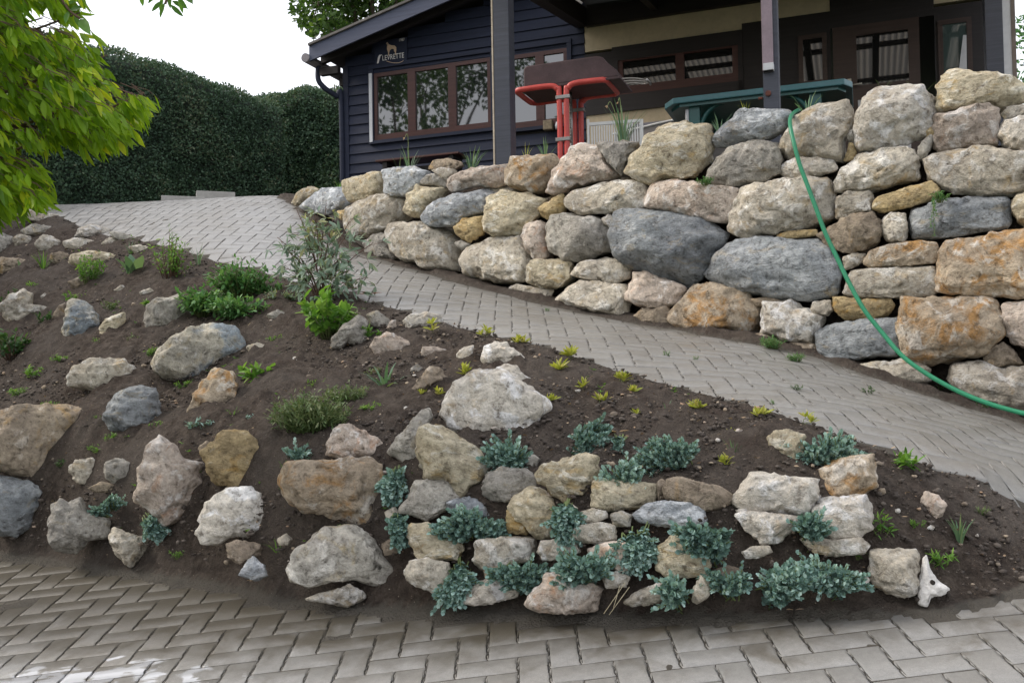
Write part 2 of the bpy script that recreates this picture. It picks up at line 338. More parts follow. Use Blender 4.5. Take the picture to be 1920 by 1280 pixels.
# coarse far ground sheet
gx2 = np.concatenate([np.arange(-150,-12,12), np.arange(-12,12,1), np.arange(12,160,12)]); gy2 = np.concatenate([np.arange(-120,-12,12), np.arange(-12,26,1), np.arange(26,260,15)])
X2, Y2 = np.meshgrid(gx2.astype(float), gy2.astype(float)); Z2 = low_plane(np.clip(X2,-9,7), np.clip(Y2,-14,9)); s = np.clip((Y2-9.5)/2, 0, 1); s = s*s*(3-2*s)
Z2 = Z2*(1-s) + s*1.86 - .12
inn = (X2 > GX0-.5) & (X2 < GX1+.5) & (Y2 > GY0-.3) & (Y2 < GY1); Z2 = np.where(inn, Z2-.5, Z2)
i2 = np.arange(X2.size).reshape(X2.shape)
F2 = np.stack([i2[:-1,:-1].ravel(), i2[:-1,1:].ravel(), i2[1:,1:].ravel(), i2[1:,:-1].ravel()], 1)
M['grass_ground'] = simple('rough lawn ground', (.05,.07,.03), .95, .4, 3, .6, dist=.05)
tag(link('ground', npmesh('ground', np.stack([X2,Y2,Z2],2), F2, M['grass_ground'], True)), 'rough ground around the plot', None, None, 'structure')
# terrace sheet behind the wall
def zter(Y): return np.minimum(1.9, 1.22 + .13*(np.asarray(Y)-5.5))
gx3 = np.arange(-3.6, 12, .15); gy3 = np.arange(4.0, 24, .15); X3, Y3 = np.meshgrid(gx3, gy3)
keep = inpoly(X3, Y3, WALLBACK) & (segdist(X3, Y3, f2) > .30)
Z3 = zter(Y3) + .01*fbm(np.stack([X3.ravel()*4, Y3.ravel()*4, 0*X3.ravel()], 1), 4, 3).reshape(X3.shape)
i3 = np.arange(X3.size).reshape(X3.shape); F3 = np.stack([i3[:-1,:-1].ravel(), i3[:-1,1:].ravel(), i3[1:,1:].ravel(), i3[1:,:-1].ravel()], 1)
kk = keep.ravel(); F3 = F3[kk[F3].all(1)]
tag(link('terrace_ground', npmesh('terrace_ground', np.stack([X3,Y3,Z3],2), F3, M['soil'], True)), 'earth of the raised terrace behind the wall', None, None, 'structure')
# earth face behind the stones
bank = []; 
for (u, v, Yb) in [(2350,905,4.4)] + FL:
    b = pix(u, v, Yb); bank.append(b)
Vb = []; Fb = []; nb = 60; rowsb = 12
us = np.linspace(0, len(bank)-1, nb)
for a in us:
    i = int(min(a, len(bank)-2)); f = a-i; p = bank[i].lerp(bank[i+1], f); tdir = (bank[i+1]-bank[i]); nrm = Vector((-tdir.y, tdir.x, 0)).normalized()
    if nrm.y < 0: nrm = -nrm
    top = float(zter(p.y+.3)) + .02
    for r in range(rowsb):
        t = r/(rowsb-1); q = p + nrm*(.20+.14*t); z = p.z-.2 + (max(top, p.z+.05)-p.z+.2)*t
        q = Vector((q.x, q.y, z)) - nrm*(.03*math.sin(a*7.1+r*2.3))
        Vb.append(q)
for i in range(nb-1):
    for r in range(rowsb-1): Fb.append((i*rowsb+r, (i+1)*rowsb+r, (i+1)*rowsb+r+1, i*rowsb+r+1))
tag(link('earth_bank', npmesh('earth_bank', [tuple(v) for v in Vb], Fb, M['soil'], True)), 'dark earth showing in the gaps of the retaining wall', None, None, 'structure')
# ------------------------------------------------------------------ pavers
def paver_mat():
    m, t, p = nodes('concrete pavers'); g = mk(t, 'ShaderNodeNewGeometry').outputs['Position']
    at = mk(t, 'ShaderNodeAttribute', attribute_name='tone').outputs['Fac']
    n1 = noise(t, g, 1.3, 5, .6, .3); n2_ = noise(t, g, 35, 6, .7); n3 = noise(t, g, 260, 2, .6); n4 = noise(t, g, 5, 6, .65, .5)
    col = ramp(t, at, [(0, (.222,.216,.204)), (.5, (.240,.234,.221)), (1, (.258,.252,.238))])
    col = mixc(t, ramp(t, n1, [(.45, 0), (.7, .55)]), col, (.175,.155,.125))
    col = mixc(t, ramp(t, n4, [(.56, 0), (.72, .35)]), col, (.13,.105,.075))
    col = mixc(t, .6, col, ramp(t, n2_, [(.3, (.75,.75,.75)), (.7, (1.2,1.2,1.2))]), 'MULTIPLY')
    col = mixc(t, .6, col, ramp(t, n3, [(.3, (.75,.75,.75)), (.7, (1.25,1.25,1.25))]), 'MULTIPLY')
    # damp earth-stained band and whitish, smoother patches at the left foot of the picture
    sp = mk(t, 'ShaderNodeSeparateXYZ', {0: g})
    damp = mk(t, 'ShaderNodeAttribute', attribute_name='damp').outputs['Fac']
    dm = ramp(t, math_(t, 'ADD', damp, math_(t, 'MULTIPLY', math_(t, 'SUBTRACT', n4, .5), 1.1)), [(.12, 0), (.55, .9)])
    col = mixc(t, dm, col, (.075,.064,.045))
    pale_patch = mk(t, 'ShaderNodeAttribute', attribute_name='pale_patch').outputs['Fac']
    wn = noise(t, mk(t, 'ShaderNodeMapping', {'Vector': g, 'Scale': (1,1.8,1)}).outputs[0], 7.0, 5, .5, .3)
    wm = ramp(t, math_(t, 'MULTIPLY', pale_patch, wn), [(.33, 0), (.36, 1)])
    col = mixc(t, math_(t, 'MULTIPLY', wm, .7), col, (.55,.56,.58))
    t.links.new(col, p.inputs['Base Color'])
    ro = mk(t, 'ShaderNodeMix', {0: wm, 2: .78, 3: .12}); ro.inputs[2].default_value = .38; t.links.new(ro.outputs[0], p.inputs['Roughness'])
    h = math_(t, 'ADD', n2_, math_(t, 'MULTIPLY', n3, .6))
    st = mk(t, 'ShaderNodeMix', {0: wm, 2: .5, 3: .04})
    bp = mk(t, 'ShaderNodeBump', {'Height': h, 'Strength': st.outputs[0], 'Distance': .004}); t.links.new(bp.outputs[0], p.inputs['Normal']); return m
M['paver'] = paver_mat()
BW = .1045
def tri(x): return np.abs((x % 1.0)-.5)*4-1
def pavers(name, label, keepfn, x0, x1, y0, y1, seed, HF=None):
    H = HF or globals()['H']
    rs = _rs(seed); ia, ib = int(x0/BW)-1, int(x1/BW)+1; ja, jb = int(y0/BW)-1, int(y1/BW)+1
    I, J = np.meshgrid(np.arange(ia, ib), np.arange(ja, jb)); I = I.ravel(); J = J.ravel(); D = (I-J) % 4
    hor = D == 0; ver = D == 3
    cx = np.concatenate([(I[hor]+1.0)*BW, (I[ver]+.5)*BW]); cy = np.concatenate([(J[hor]+.5)*BW, (J[ver]+1.0)*BW])
    ln = np.concatenate([np.ones(hor.sum()), np.zeros(ver.sum())]); k = keepfn(cx, cy); cx, cy, ln = cx[k], cy[k], ln[k]
    nb_ = len(cx)
    def outline(a, b, na, nb2):
        o = [(-a+2*a*i/na, -b) for i in range(na)] + [(a, -b+2*b*i/nb2) for i in range(nb2)] + [(a-2*a*i/na, b) for i in range(na)] + [(-a, b-2*b*i/nb2) for i in range(nb2)]
        return np.array(o)
    gap = .0017; gapy = .0024; e = 1e-3
    zc = H(cx, cy); sx = (H(cx+.05, cy)-H(cx-.05, cy))/.1 + rs.randn(nb_)*.004; sy = (H(cx, cy+.05)-H(cx, cy-.05))/.1 + rs.randn(nb_)*.004
    zc = zc + rs.randn(nb_)*.0007
    VV = []; TT = []
    def ring(inset, dz):
        oH = outline(BW-gap-inset, BW/2-gapy-inset, 16, 8); oV = outline(BW/2-gap-inset, BW-gapy-inset, 8, 16)
        o = np.where(ln[:,None,None] > .5, oH[None], oV[None])
        px = cx[:,None]+o[:,:,0]; py = cy[:,None]+o[:,:,1]
        pz = zc[:,None] + sx[:,None]*o[:,:,0] + sy[:,None]*o[:,:,1] + dz
        px = px + .0032*tri(py/(BW/2)); return np.stack([px, py, pz], 2)
    r0 = ring(.0025, 0); r1 = ring(0, -.0022); r2 = ring(0, -.05)
    N = 48; V = np.concatenate([r0, r1, r2], 1).reshape(-1, 3)
    base = (np.arange(nb_)*N*3)[:,None]
    # top: strip of quads pairing opposite sides (convex-ish), sides as quads
    q = []
    ii = np.arange(N); nx = (ii+1) % N
    for a, b in ((0, N), (N, 2*N)):
        q.append(np.stack([a+ii, b+ii, b+nx, a+nx], 1))
    q = np.concatenate(q); 
    topH = []
    # long outline indices: first side 0..na-1 runs one way, third side runs back
    def strip(na, nb2):
        s1 = list(range(0, na+1)); s3 = [(na+nb2+na - i) % N for i in range(0, na+1)]; out = []
        for i in range(na): out.append((s1[i], s1[i+1], s3[i+1], s3[i]))
        return np.array(out)
    sH = strip(16, 8); sV = strip(8, 16)
    # end caps of the strip follow the short sides: fill as fans
    def caps(na, nb2):
        out = []
        a = [na+i for i in range(nb2+1)]; 
        for i in range(1, nb2-1, 2): out.append((a[0], a[i], a[i+1], a[min(i+2, nb2)]))
        b = [(2*na+nb2+i) % N for i in range(nb2+1)]
        for i in range(1, nb2-1, 2): out.append((b[0], b[i], b[i+1], b[min(i+2, nb2)]))
        return np.array(out)
    faces = []
    for sel, st, cp_ in ((ln > .5, sH, caps(16, 8)), (ln <= .5, sV, caps(8, 16))):
        bs = base[sel]
        allq = np.concatenate([q, st, cp_]); faces.append((bs[:,None,:]*1 + allq[None,:,:]).reshape(-1, 4))
    Fq = np.concatenate(faces)[:, ::-1]
    tone = np.repeat(np.clip(rs.rand(nb_)*.8+.1, 0, 1), N*3)
    me = npmesh(name, V, Fq, M['paver'], False, tone)
    bm = bmesh.new(); bm.from_mesh(me); bmesh.ops.recalc_face_normals(bm, faces=bm.faces); bm.to_mesh(me); bm.free()
    vx, vy = V[:,0], V[:,1]
    dmp = np.clip(1-segdist(vx, vy, [(-9,8.3),(-5.5,6.3)]+l2)/np.clip(.55-.28*vx, .35, 1.35), 0, 1)*np.clip(.62+(-.35*vx)*.5, .25, 1)
    dmp = np.maximum(dmp, .5*np.clip(1-segdist(vx, vy, f2)/.35, 0, 1))
    pale_patch = np.clip(1.15-np.hypot((vx+1.75)/1.0, (vy-3.25)/.5), 0, 1)**.6
    for nm, arr in (('damp', dmp), ('pale_patch', pale_patch)):
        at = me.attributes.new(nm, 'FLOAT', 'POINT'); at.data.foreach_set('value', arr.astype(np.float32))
    return tag(link(name, me), label, None, None, 'structure')
jit = lambda x, y: .05*vnoise(np.stack([x*2.5, y*2.5, 0*x], 1), 77)
lowfn = lambda x, y: (~inpoly(x, y, SOIL)) & (segdist(x, y, l2+[(-9,8.3)][:0]) > .02) & (y < 6.8+0*x) & below(x, y)
SPLITX = 2.12
def below(x, y):   # in front of the bank (lower drive)
    lx = [p[0] for p in l2[::-1]]; 
    pts = sorted([(-12, 9.5), (-9, 8.3), (-5.5, 6.3)] + [(p[0], p[1]) for p in l2])
    yl = np.interp(x, [p[0] for p in pts], [p[1] for p in pts])
    return np.where(x < SPLITX, y < yl+.02, y < 3.55)
upfn = lambda x, y: (~inpoly(x, y, SOIL)) & (~inpoly(x, y, WALLBACK)) & (segdist(x, y, f2) > .045+jit(x, y)) & (~below(x, y)) & (y < 13)
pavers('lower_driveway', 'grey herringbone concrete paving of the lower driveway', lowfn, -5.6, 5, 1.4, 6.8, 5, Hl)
pavers('upper_path', 'pale herringbone concrete paving of the ramp climbing to the house', upfn, -7.4, 5, 3.2, 13, 6)
# ------------------------------------------------------------------ stones
_ico = {}
def ico(sub):
    if sub not in _ico:
        bm = bmesh.new(); bmesh.ops.create_icosphere(bm, subdivisions=sub, radius=1)
        V = np.array([v.co[:] for v in bm.verts]); F = np.array([[v.index for v in f.verts] for f in bm.faces]); bm.free(); _ico[sub] = (V, F)
    return _ico[sub]
def rock(name, poly, origin, normal, seed, mat, df=.42, db=.5, sub=5, rough=1.0, blocky=.36):
    """a boulder whose cross-section in the plane (origin, normal) is the given outline"""
    n = Vector((normal.x, normal.y, normal.z)).normalized(); tb = Vector((0,0,1)); tb = (tb - n*tb.dot(n)).normalized(); ta = tb.cross(n).normalized()
    P = np.array([[(q-origin).dot(ta), (q-origin).dot(tb)] for q in (hit_plane(u, v, origin, n) for u, v in poly)])
    # centroid
    x, y = P[:,0], P[:,1]; x2, y2 = np.roll(x,-1), np.roll(y,-1); cr = x*y2-x2*y; A = cr.sum()/2
    c = np.array([((x+x2)*cr).sum(), ((y+y2)*cr).sum()])/(6*A); P = P-c; org = origin + ta*c[0] + tb*c[1]
    th = np.linspace(-math.pi, math.pi, 361); dx, dy = np.cos(th), np.sin(th); rr = np.zeros(361)
    for i in range(len(P)):
        a = P[i]; b = P[(i+1) % len(P)]; e = b-a; den = dx*e[1]-dy*e[0]; den = np.where(abs(den) < 1e-9, 1e-9, den)
        t = (a[0]*e[1]-a[1]*e[0])/den; s = (a[0]*dy-a[1]*dx)/den
        rr = np.where((s >= -1e-6) & (s <= 1+1e-6) & (t > 0), np.maximum(rr, t), rr)
    rr = np.where(rr <= 0, np.median(rr), rr); rr = np.convolve(np.concatenate([rr[-5:-1], rr, rr[1:5]]), [0,.1,.22,.36,.22,.1,0], 'same')[4:-4]
    wd = P[:,0].max()-P[:,0].min(); ht = P[:,1].max()-P[:,1].min(); sz = min(wd, ht); big = max(wd, ht)
    V, F = ico(sub); rs = _rs(seed); rho = np.hypot(V[:,0], V[:,2]); ang = np.arctan2(V[:,2], V[:,0])
    R0 = np.interp(ang, th, rr); k = rho**blocky
    Q = np.stack([np.cos(ang)*k, np.sign(V[:,1])*np.abs(V[:,1])**.75, np.sin(ang)*k], 1)   # unit body
    for i in range(19):
        d = rs.randn(3); d[1] = -abs(d[1])*.9 if i < 13 else d[1]; d /= np.linalg.norm(d)
        inpl = math.hypot(d[0], d[2]); lim = (.60+.2*rs.rand()) if inpl < .8 else (.86+.12*rs.rand())
        o = Q @ d - lim; Q = Q - np.maximum(0, o)[:,None]*d*.93
    for i in range(3):                                   # broad split faces towards the front
        d = np.array([rs.uniform(-.42,.42), -1, rs.uniform(-.35,.45)]); d /= np.linalg.norm(d); lim = rs.uniform(.50,.66)
        o = Q @ d - lim; Q = Q - np.maximum(0, o)[:,None]*d*.96
    for i in range(34):                                  # chipped corners
        d = rs.randn(3); d[1] -= .4; d /= np.linalg.norm(d); lim = (Q@d).max()*rs.uniform(.86, .975)
        o = Q @ d - lim; Q = Q - np.maximum(0, o)[:,None]*d
    kk = np.hypot(Q[:,0], Q[:,2]); aa = np.arctan2(Q[:,2], Q[:,0]); Rr = np.interp(aa, th, rr)
    # keep outline reach: widest ring should touch the outline
    B = np.linspace(-math.pi, math.pi, 49); bi = np.clip(np.digitize(aa, B)-1, 0, 47); mxr = np.zeros(48); np.maximum.at(mxr, bi, kk)
    mxr = np.where(mxr < .3, 1, mxr); cen = (B[:-1]+B[1:])/2; mr = np.interp(aa, cen, mxr, period=2*math.pi)
    kk = kk/mr*(.995)
    D = np.where(Q[:,1] < 0, df*sz, db*sz)
    W = np.stack([np.cos(aa)*kk*Rr, Q[:,1]*D, np.sin(aa)*kk*Rr], 1)
    s = seed*3.17
    sc = 1/max(sz, .05)
    N = W/(np.linalg.norm(W, axis=1)[:,None]+1e-9)
    w1 = fbm(W*sc*1.3+s, seed, 3)*.022; w2 = -np.abs(fbm(W*sc*3.6+s, seed+3, 3))*.045+.012; w3 = fbm(W*sc*9+s, seed+5, 4)*.020
    # strata ledges
    ax = rs.randn(3)*.25 + np.array([0,0,1.]); ax /= np.linalg.norm(ax); lay = (W@ax)*sc*4.5 + .6*vnoise(W*sc*1.5+s, seed+8); ledge = np.clip((np.abs((lay % 1)-.5)-.25)*5, -.5, .5)*.022
    dis = (w1+w2+w3+ledge)*min(sz, .38)*rough
    W = W + N*dis[:,None]
    # world
    Wm = W[:,[0]]*np.array(ta)[None] - (-W[:,[1]])*(-np.array(n))[None] + W[:,[2]]*np.array(tb)[None]
    me = npmesh(name, Wm, F, mat, False)
    return link(name, me, None, org)
FLu = [a[0] for a in FL][::-1]; FLv = [a[1] for a in FL][::-1]; FLy = [a[2] for a in FL][::-1]
def curt(u, v):
    vb = np.interp(u, FLu, FLv); y = np.interp(u, FLu, FLy); return pix(u, v, float(y + .12*max(0, (vb-v))/FPX*y))
def parse(s): return [tuple(float(c) for c in p.split(',')) for p in s.split()]
GW = 'boulders of the dry stone retaining wall'; GR = 'rocks set in the planted bank'
WALL = [
('cream','small pale slab leaning at the far left end of the retaining wall','548,388 560,362 578,350 594,357 585,374 562,389'),
('bluepale','pale blue grey boulder lying at the left end of the wall behind the small shrub','553,388 593,358 635,351 649,372 648,390 625,402 585,400'),
('cream','squarish beige block under the left corner of the dark house','645,338 690,325 712,322 712,345 705,368 655,378 648,362'),
('pale','large pale sloping boulder right behind the grey green shrub','650,392 672,375 712,365 745,370 758,378 757,398 735,425 700,440 668,447 650,430'),
('ochre','tiny brown stone wedged under the leftmost beige block','634,396 647,393 650,412 638,412'),
('bluepale','bluish white stone with flower leaves growing above it','719,322 745,314 775,313 803,322 790,345 765,364 740,366 722,360'),
('cream','beige rounded boulder just left of the long pale blue one','758,390 768,362 785,349 815,350 836,352 826,372 805,385 790,410 775,406 760,398'),
('grey','round dull grey stone right of the bluish white stone','786,342 800,328 820,325 838,335 838,352 812,348 790,347'),
('pale','small whitish stone below the brown stone by the bench','808,322 830,315 852,318 854,338 838,342 820,325'),
('brown','low brown stone sticking up behind the wall top near the bench','802,318 815,302 838,297 862,303 870,311 850,319 820,320'),
('pink','long pinkish white boulder in the top course left of the wooden post','841,335 860,322 900,311 945,305 950,322 945,345 930,352 890,348 850,360 842,350'),
('bluepale','long pale blue and beige boulder in the second course near the left end','791,408 812,380 840,365 870,361 905,353 925,362 922,380 912,398 880,405 850,425 810,423 795,418'),
('pale','largest pale boulder of the bottom course at the left, beside the ramp','727,432 745,418 790,418 830,428 852,450 855,480 850,505 800,503 760,490 735,470 727,450'),
('grey','dull grey stone half hidden by the shrub at the wall foot','683,452 712,438 728,440 730,465 744,486 715,488 690,478'),
('ochre','small ochre and grey stone between three bigger boulders left of centre','848,425 870,408 910,405 912,425 905,440 880,455 862,448 850,435'),
('grey','tiny grey filler stone under the small ochre and grey one','852,455 862,450 882,458 878,468 865,470'),
('pale','broad beige boulder with a rust patch at the wall foot','855,485 870,465 905,450 945,447 975,445 992,475 995,505 985,527 950,531 900,522 862,510'),
('cream','squarish tan boulder in the second course under the pinkish white one','912,410 920,375 950,361 985,361 1022,375 1014,395 1000,420 975,437 930,444 915,435'),
('rust','pinkish red mottled boulder in the top course with a white corner','950,320 962,295 1000,290 1030,287 1044,297 1034,340 1012,360 975,355 952,345'),
('pink','big white boulder with rusty blotches below the barbecue','1025,360 1035,320 1060,285 1090,270 1125,275 1150,310 1163,330 1120,340 1080,352 1045,365'),
('grey','grey wedge-shaped stone under the flower clump beside the barbecue','1118,268 1150,264 1197,268 1190,285 1172,310 1165,329 1150,315 1130,290'),
('cream','big yellowish boulder in the top course below the table end','1172,320 1185,290 1215,250 1255,232 1325,235 1332,265 1327,300 1300,330 1225,342 1185,332'),
('bluepale','blue grey slanting slab at the foot of the right porch post','1333,258 1350,235 1385,205 1425,203 1470,203 1484,215 1470,240 1430,262 1380,270 1340,272'),
('grey','round grey and beige boulder under the slanting slab','1325,335 1340,295 1370,270 1420,262 1458,268 1468,295 1464,325 1420,345 1370,350 1335,345'),
('pale','flat beige boulder under the big white boulder with rusty blotches','1063,375 1075,360 1120,345 1160,337 1205,340 1209,365 1206,390 1150,398 1090,402 1066,390'),
('ochre','small ochre triangle stone left of the flat beige boulder','1010,392 1022,380 1057,364 1060,385 1055,398 1025,410 1012,403'),
('grey','rounded grey beige boulder left of the big dark blue one','1024,425 1035,405 1070,399 1110,402 1135,415 1146,440 1142,470 1110,482 1060,487 1030,470 1023,450'),
('pink','narrow upright pale stone with a rusty side left of the rounded grey beige boulder','978,445 985,425 1010,412 1022,420 1026,455 1028,480 1005,488 985,470'),
('white','tiny white triangular stone beside the big dark blue boulder','1127,410 1140,400 1152,405 1152,425 1145,431 1132,420'),
('pink','long pinkish slab with a bluish end under the big yellowish boulder','1211,375 1225,345 1260,338 1320,345 1387,355 1382,385 1364,415 1320,412 1270,398 1215,390'),
('blue','big dark blue boulder in the middle of the retaining wall','1149,440 1160,400 1200,395 1260,400 1320,410 1365,440 1345,470 1325,500 1310,520 1285,532 1230,520 1180,500 1150,475'),
('cream','beige block with a brown hollow at the wall foot right of the rust patched boulder','986,500 1000,488 1045,485 1068,490 1072,520 1055,537 1010,540 988,530'),
('pale','flat pale stone just below left of the big dark blue boulder','1071,515 1090,492 1130,482 1160,487 1180,500 1180,520 1155,530 1100,525'),
('pale','broad dusty pale boulder sunk at the wall foot beside the ramp','1037,560 1060,540 1085,523 1130,528 1170,532 1180,545 1178,575 1172,594 1120,584 1060,572'),
('pale','thin pale slab lying flat at the wall foot next to the ramp','950,540 968,532 1000,538 1037,543 1030,560 990,555'),
('pink','pinkish beige block under the lower tip of the big dark blue boulder','1174,555 1190,512 1210,510 1250,525 1283,540 1267,570 1245,576 1200,574 1175,562'),
('brown','low brown stone at ground level left of the rust orange boulder','1186,592 1205,578 1250,575 1258,590 1254,614 1210,608'),
('rust','big rust orange boulder at the foot of the wall','1251,590 1275,560 1300,535 1340,535 1400,550 1425,575 1420,600 1408,627 1370,629 1300,620 1255,607'),
('blue','big slate green boulder right of the big dark blue one','1322,510 1335,475 1370,455 1420,447 1480,445 1530,450 1560,465 1572,490 1570,530 1565,550 1500,562 1440,555 1380,545 1330,525'),
('pale','large pale boulder crossed by the upper part of the hose','1360,405 1370,375 1390,352 1440,342 1500,335 1555,335 1560,360 1559,410 1520,422 1460,435 1400,447 1370,435'),
('ochre','thin tan flake wedged under the large pale boulder','1457,440 1475,433 1530,430 1532,441 1500,446 1460,447'),
('blue','small thin slate flake left of the tan flake','1393,449 1415,442 1449,443 1450,450 1425,455'),
('pale','tall pale boulder in the top course with the hose running down its left side','1460,285 1470,250 1490,215 1530,195 1570,190 1590,188 1600,220 1597,250 1582,262 1584,302 1540,297 1480,297'),
('white','flat whitish stone under the tall pale boulder','1461,312 1490,295 1530,293 1560,300 1572,318 1530,330 1480,334 1464,326'),
('white','big rounded whitish boulder in the top course in front of the door','1604,270 1605,240 1620,200 1640,165 1690,158 1735,165 1753,195 1753,235 1735,255 1700,268 1650,282 1612,282'),
('grey','small grey stone squeezed between two top course boulders below the door','1584,250 1600,240 1607,262 1590,268'),
('ochre','small upright brown shard under the door side of the tall pale boulder','1582,302 1592,268 1603,270 1606,290 1600,302'),
('pale','pale rounded boulder in the second course under the big whitish one','1560,345 1575,315 1610,290 1650,282 1690,275 1715,285 1724,310 1717,335 1680,342 1620,358 1565,360'),
('grey','thin leaning shard left of the layered beige block','1715,292 1728,265 1747,251 1750,265 1738,292 1722,302'),
('ochre','little tan stone above the leaning shard','1730,250 1745,238 1755,240 1754,255 1738,260'),
('cream','top right yellowish white boulder, highest of the wall','1755,200 1757,160 1775,133 1795,127 1840,138 1900,140 1925,165 1915,185 1880,200 1800,205 1760,210'),
('pink','layered beige block directly under the highest boulder','1746,265 1755,215 1800,207 1850,197 1870,205 1874,235 1867,270 1820,277 1760,284'),
('white','whitish boulder at the right edge of the picture in the second course','1868,255 1880,222 1925,218 1960,240 1950,287 1915,287 1885,275'),
('grey','small grey stone under the right tip of the highest boulder','1875,215 1890,200 1930,195 1960,205 1930,220 1885,224'),
('pale','huge pale boulder at the right edge, third from the top','1728,300 1745,288 1800,280 1850,277 1910,285 1970,295 1980,340 1920,362 1850,369 1785,360 1745,337'),
('pale','small pinkish grey squarish stone left of the yellow plank-like stone','1567,372 1590,362 1630,355 1636,370 1632,395 1595,407 1568,410'),
('ochre','yellow plank-like stone with the trailing weed at its right end','1635,390 1645,370 1690,355 1745,340 1762,355 1760,370 1710,387 1655,398'),
('brown','rounded brown beige stone right of the hose above the slate green boulder','1532,440 1555,425 1585,408 1635,398 1650,415 1653,440 1638,460 1600,475 1575,470 1545,454'),
('pale','small beige stone with brown streaks left of the long slate','1650,412 1670,398 1698,400 1701,430 1694,453 1668,453 1655,440'),
('blue','long blue grey slate block under the trailing weed','1702,420 1708,393 1760,378 1830,370 1888,370 1894,395 1890,428 1840,434 1770,444 1710,447'),
('cream','beige stone cut by the right edge beside the long slate','1895,385 1905,362 1930,352 1980,360 1985,410 1930,432 1905,417'),
('rust','pinkish brown slab above the pale oblong block','1620,492 1635,470 1670,457 1720,450 1755,455 1758,480 1752,493 1700,498 1630,502'),
('pale','small beige stone between hose and pinkish brown slab','1580,482 1600,475 1622,475 1619,490 1600,502 1583,507'),
('rust','big orange veined block at the right edge of the picture','1753,520 1763,475 1775,455 1850,447 1900,432 1980,430 1990,500 1975,557 1880,554 1800,554 1757,546'),
('pale','pale oblong block left of the orange veined block','1583,550 1590,520 1600,507 1660,503 1750,500 1753,525 1749,554 1680,558 1600,556'),
('ochre','ochre stone crossed by the hose under the pale oblong block','1559,576 1561,556 1600,558 1670,560 1679,572 1667,589 1630,602 1580,597'),
('pale','little tan stone left of the ochre stone','1520,582 1525,565 1557,563 1561,582 1550,592 1525,590'),
('white','creamy white block in the bottom course with a weed at its foot','1424,590 1430,565 1480,563 1510,578 1541,592 1531,625 1522,643 1485,637 1430,624'),
('blue','dark grey slate block crossed by the hose in the bottom course','1532,625 1550,610 1620,600 1683,597 1691,640 1686,668 1620,672 1555,677 1535,652'),
('rust','big brown and pink boulder right of the dark slate block','1683,610 1692,560 1760,560 1860,561 1876,590 1878,625 1850,661 1800,674 1740,684 1700,672 1690,640'),
('pink','pinkish boulder cut by the right edge in the bottom courses','1873,590 1880,568 1930,562 1990,570 1995,650 1960,670 1915,652 1882,632'),
('brown','small brown triangular stone near the right edge above the lowest boulder','1843,672 1858,652 1880,643 1900,655 1919,682 1880,688 1850,687'),
('pale','low rubbly pale stone at the wall foot under the dark slate block','1575,692 1610,683 1650,678 1700,670 1740,690 1745,714 1700,724 1640,710'),
('pale','lowest big pale boulder at the right edge behind the hose','1778,712 1785,682 1840,678 1880,690 1960,690 2010,720 1990,782 1920,772 1850,757 1800,737'),
('brown','small dirty stone in the joint under the slate green boulder','1405,560 1440,556 1462,562 1455,572 1420,574'),
('brown','small dirty stone at the wall foot left of the creamy white block','1408,628 1428,624 1470,640 1462,655 1430,650'),
('brown','dirty stone below the foot of the creamy white block','1480,640 1530,645 1545,668 1530,680 1495,668'),
('brown','brown stone in the shadow between the white blotched boulder and the tan boulder','1020,372 1045,366 1064,364 1062,380 1030,380'),
('grey','dull stone in the gap behind the tan boulder left of centre','905,352 930,352 950,350 975,357 960,363 925,364'),
('brown','dark stone in the gap left of the big yellowish boulder','1160,335 1178,332 1205,338 1190,346 1165,342'),
('pale','hidden corner stone beyond the right edge in the top courses','1950,205 2010,200 2090,215 2100,290 2020,300 1960,285'),
('grey','hidden corner stone beyond the right edge in the middle courses','1985,330 2060,300 2110,320 2120,420 2050,440 1990,420'),
('pale','hidden corner stone beyond the right edge in the lower courses','1995,470 2060,445 2120,460 2130,590 2060,600 2000,560'),
('pale','hidden corner stone beyond the right edge at the wall foot','2000,620 2070,605 2140,630 2150,790 2070,820 2005,770'),
]
def mid(u, v): return curt(u, v)
for i, (mt, lab, ps) in enumerate(WALL):
    P = parse(ps); cu = sum(p[0] for p in P)/len(P); cv = sum(p[1] for p in P)/len(P)
    ext = max(max(p[0] for p in P)-min(p[0] for p in P), 1)
    a = curt(cu-ext*.35, cv); b = curt(cu+ext*.35, cv); t = (b-a); t.z = 0; t.normalize()
    nrm = Vector((t.y, -t.x, 0)); 
    if nrm.y > 0: nrm = -nrm
    # turn stones of the receding end a little towards the path
    vw = Vector((-a.x, -a.y, 0)).normalized(); nrm = (nrm + vw*.25).normalized()
    o = curt(cu, cv)
    if 'sticking up behind' in lab: o = o*((o.y+.45)/o.y)
    if 'hidden' not in lab and 'gap' in lab or 'shadow' in lab: o = o*((o.y+.10)/o.y)
    # push the widest section slightly back so that faces bulge out to the wall line
    o2 = o
    # grow the outline a hair so neighbours touch
    P = [(cu+(p[0]-cu)*1.06, cv+(p[1]-cv)*1.08) for p in P]
    k = rock('wall_boulder' , P, o2, nrm, 100+i, SM[mt], .50, .62, 5 if ext > 55 else 4)
    tag(k, lab, 'boulder', GW)
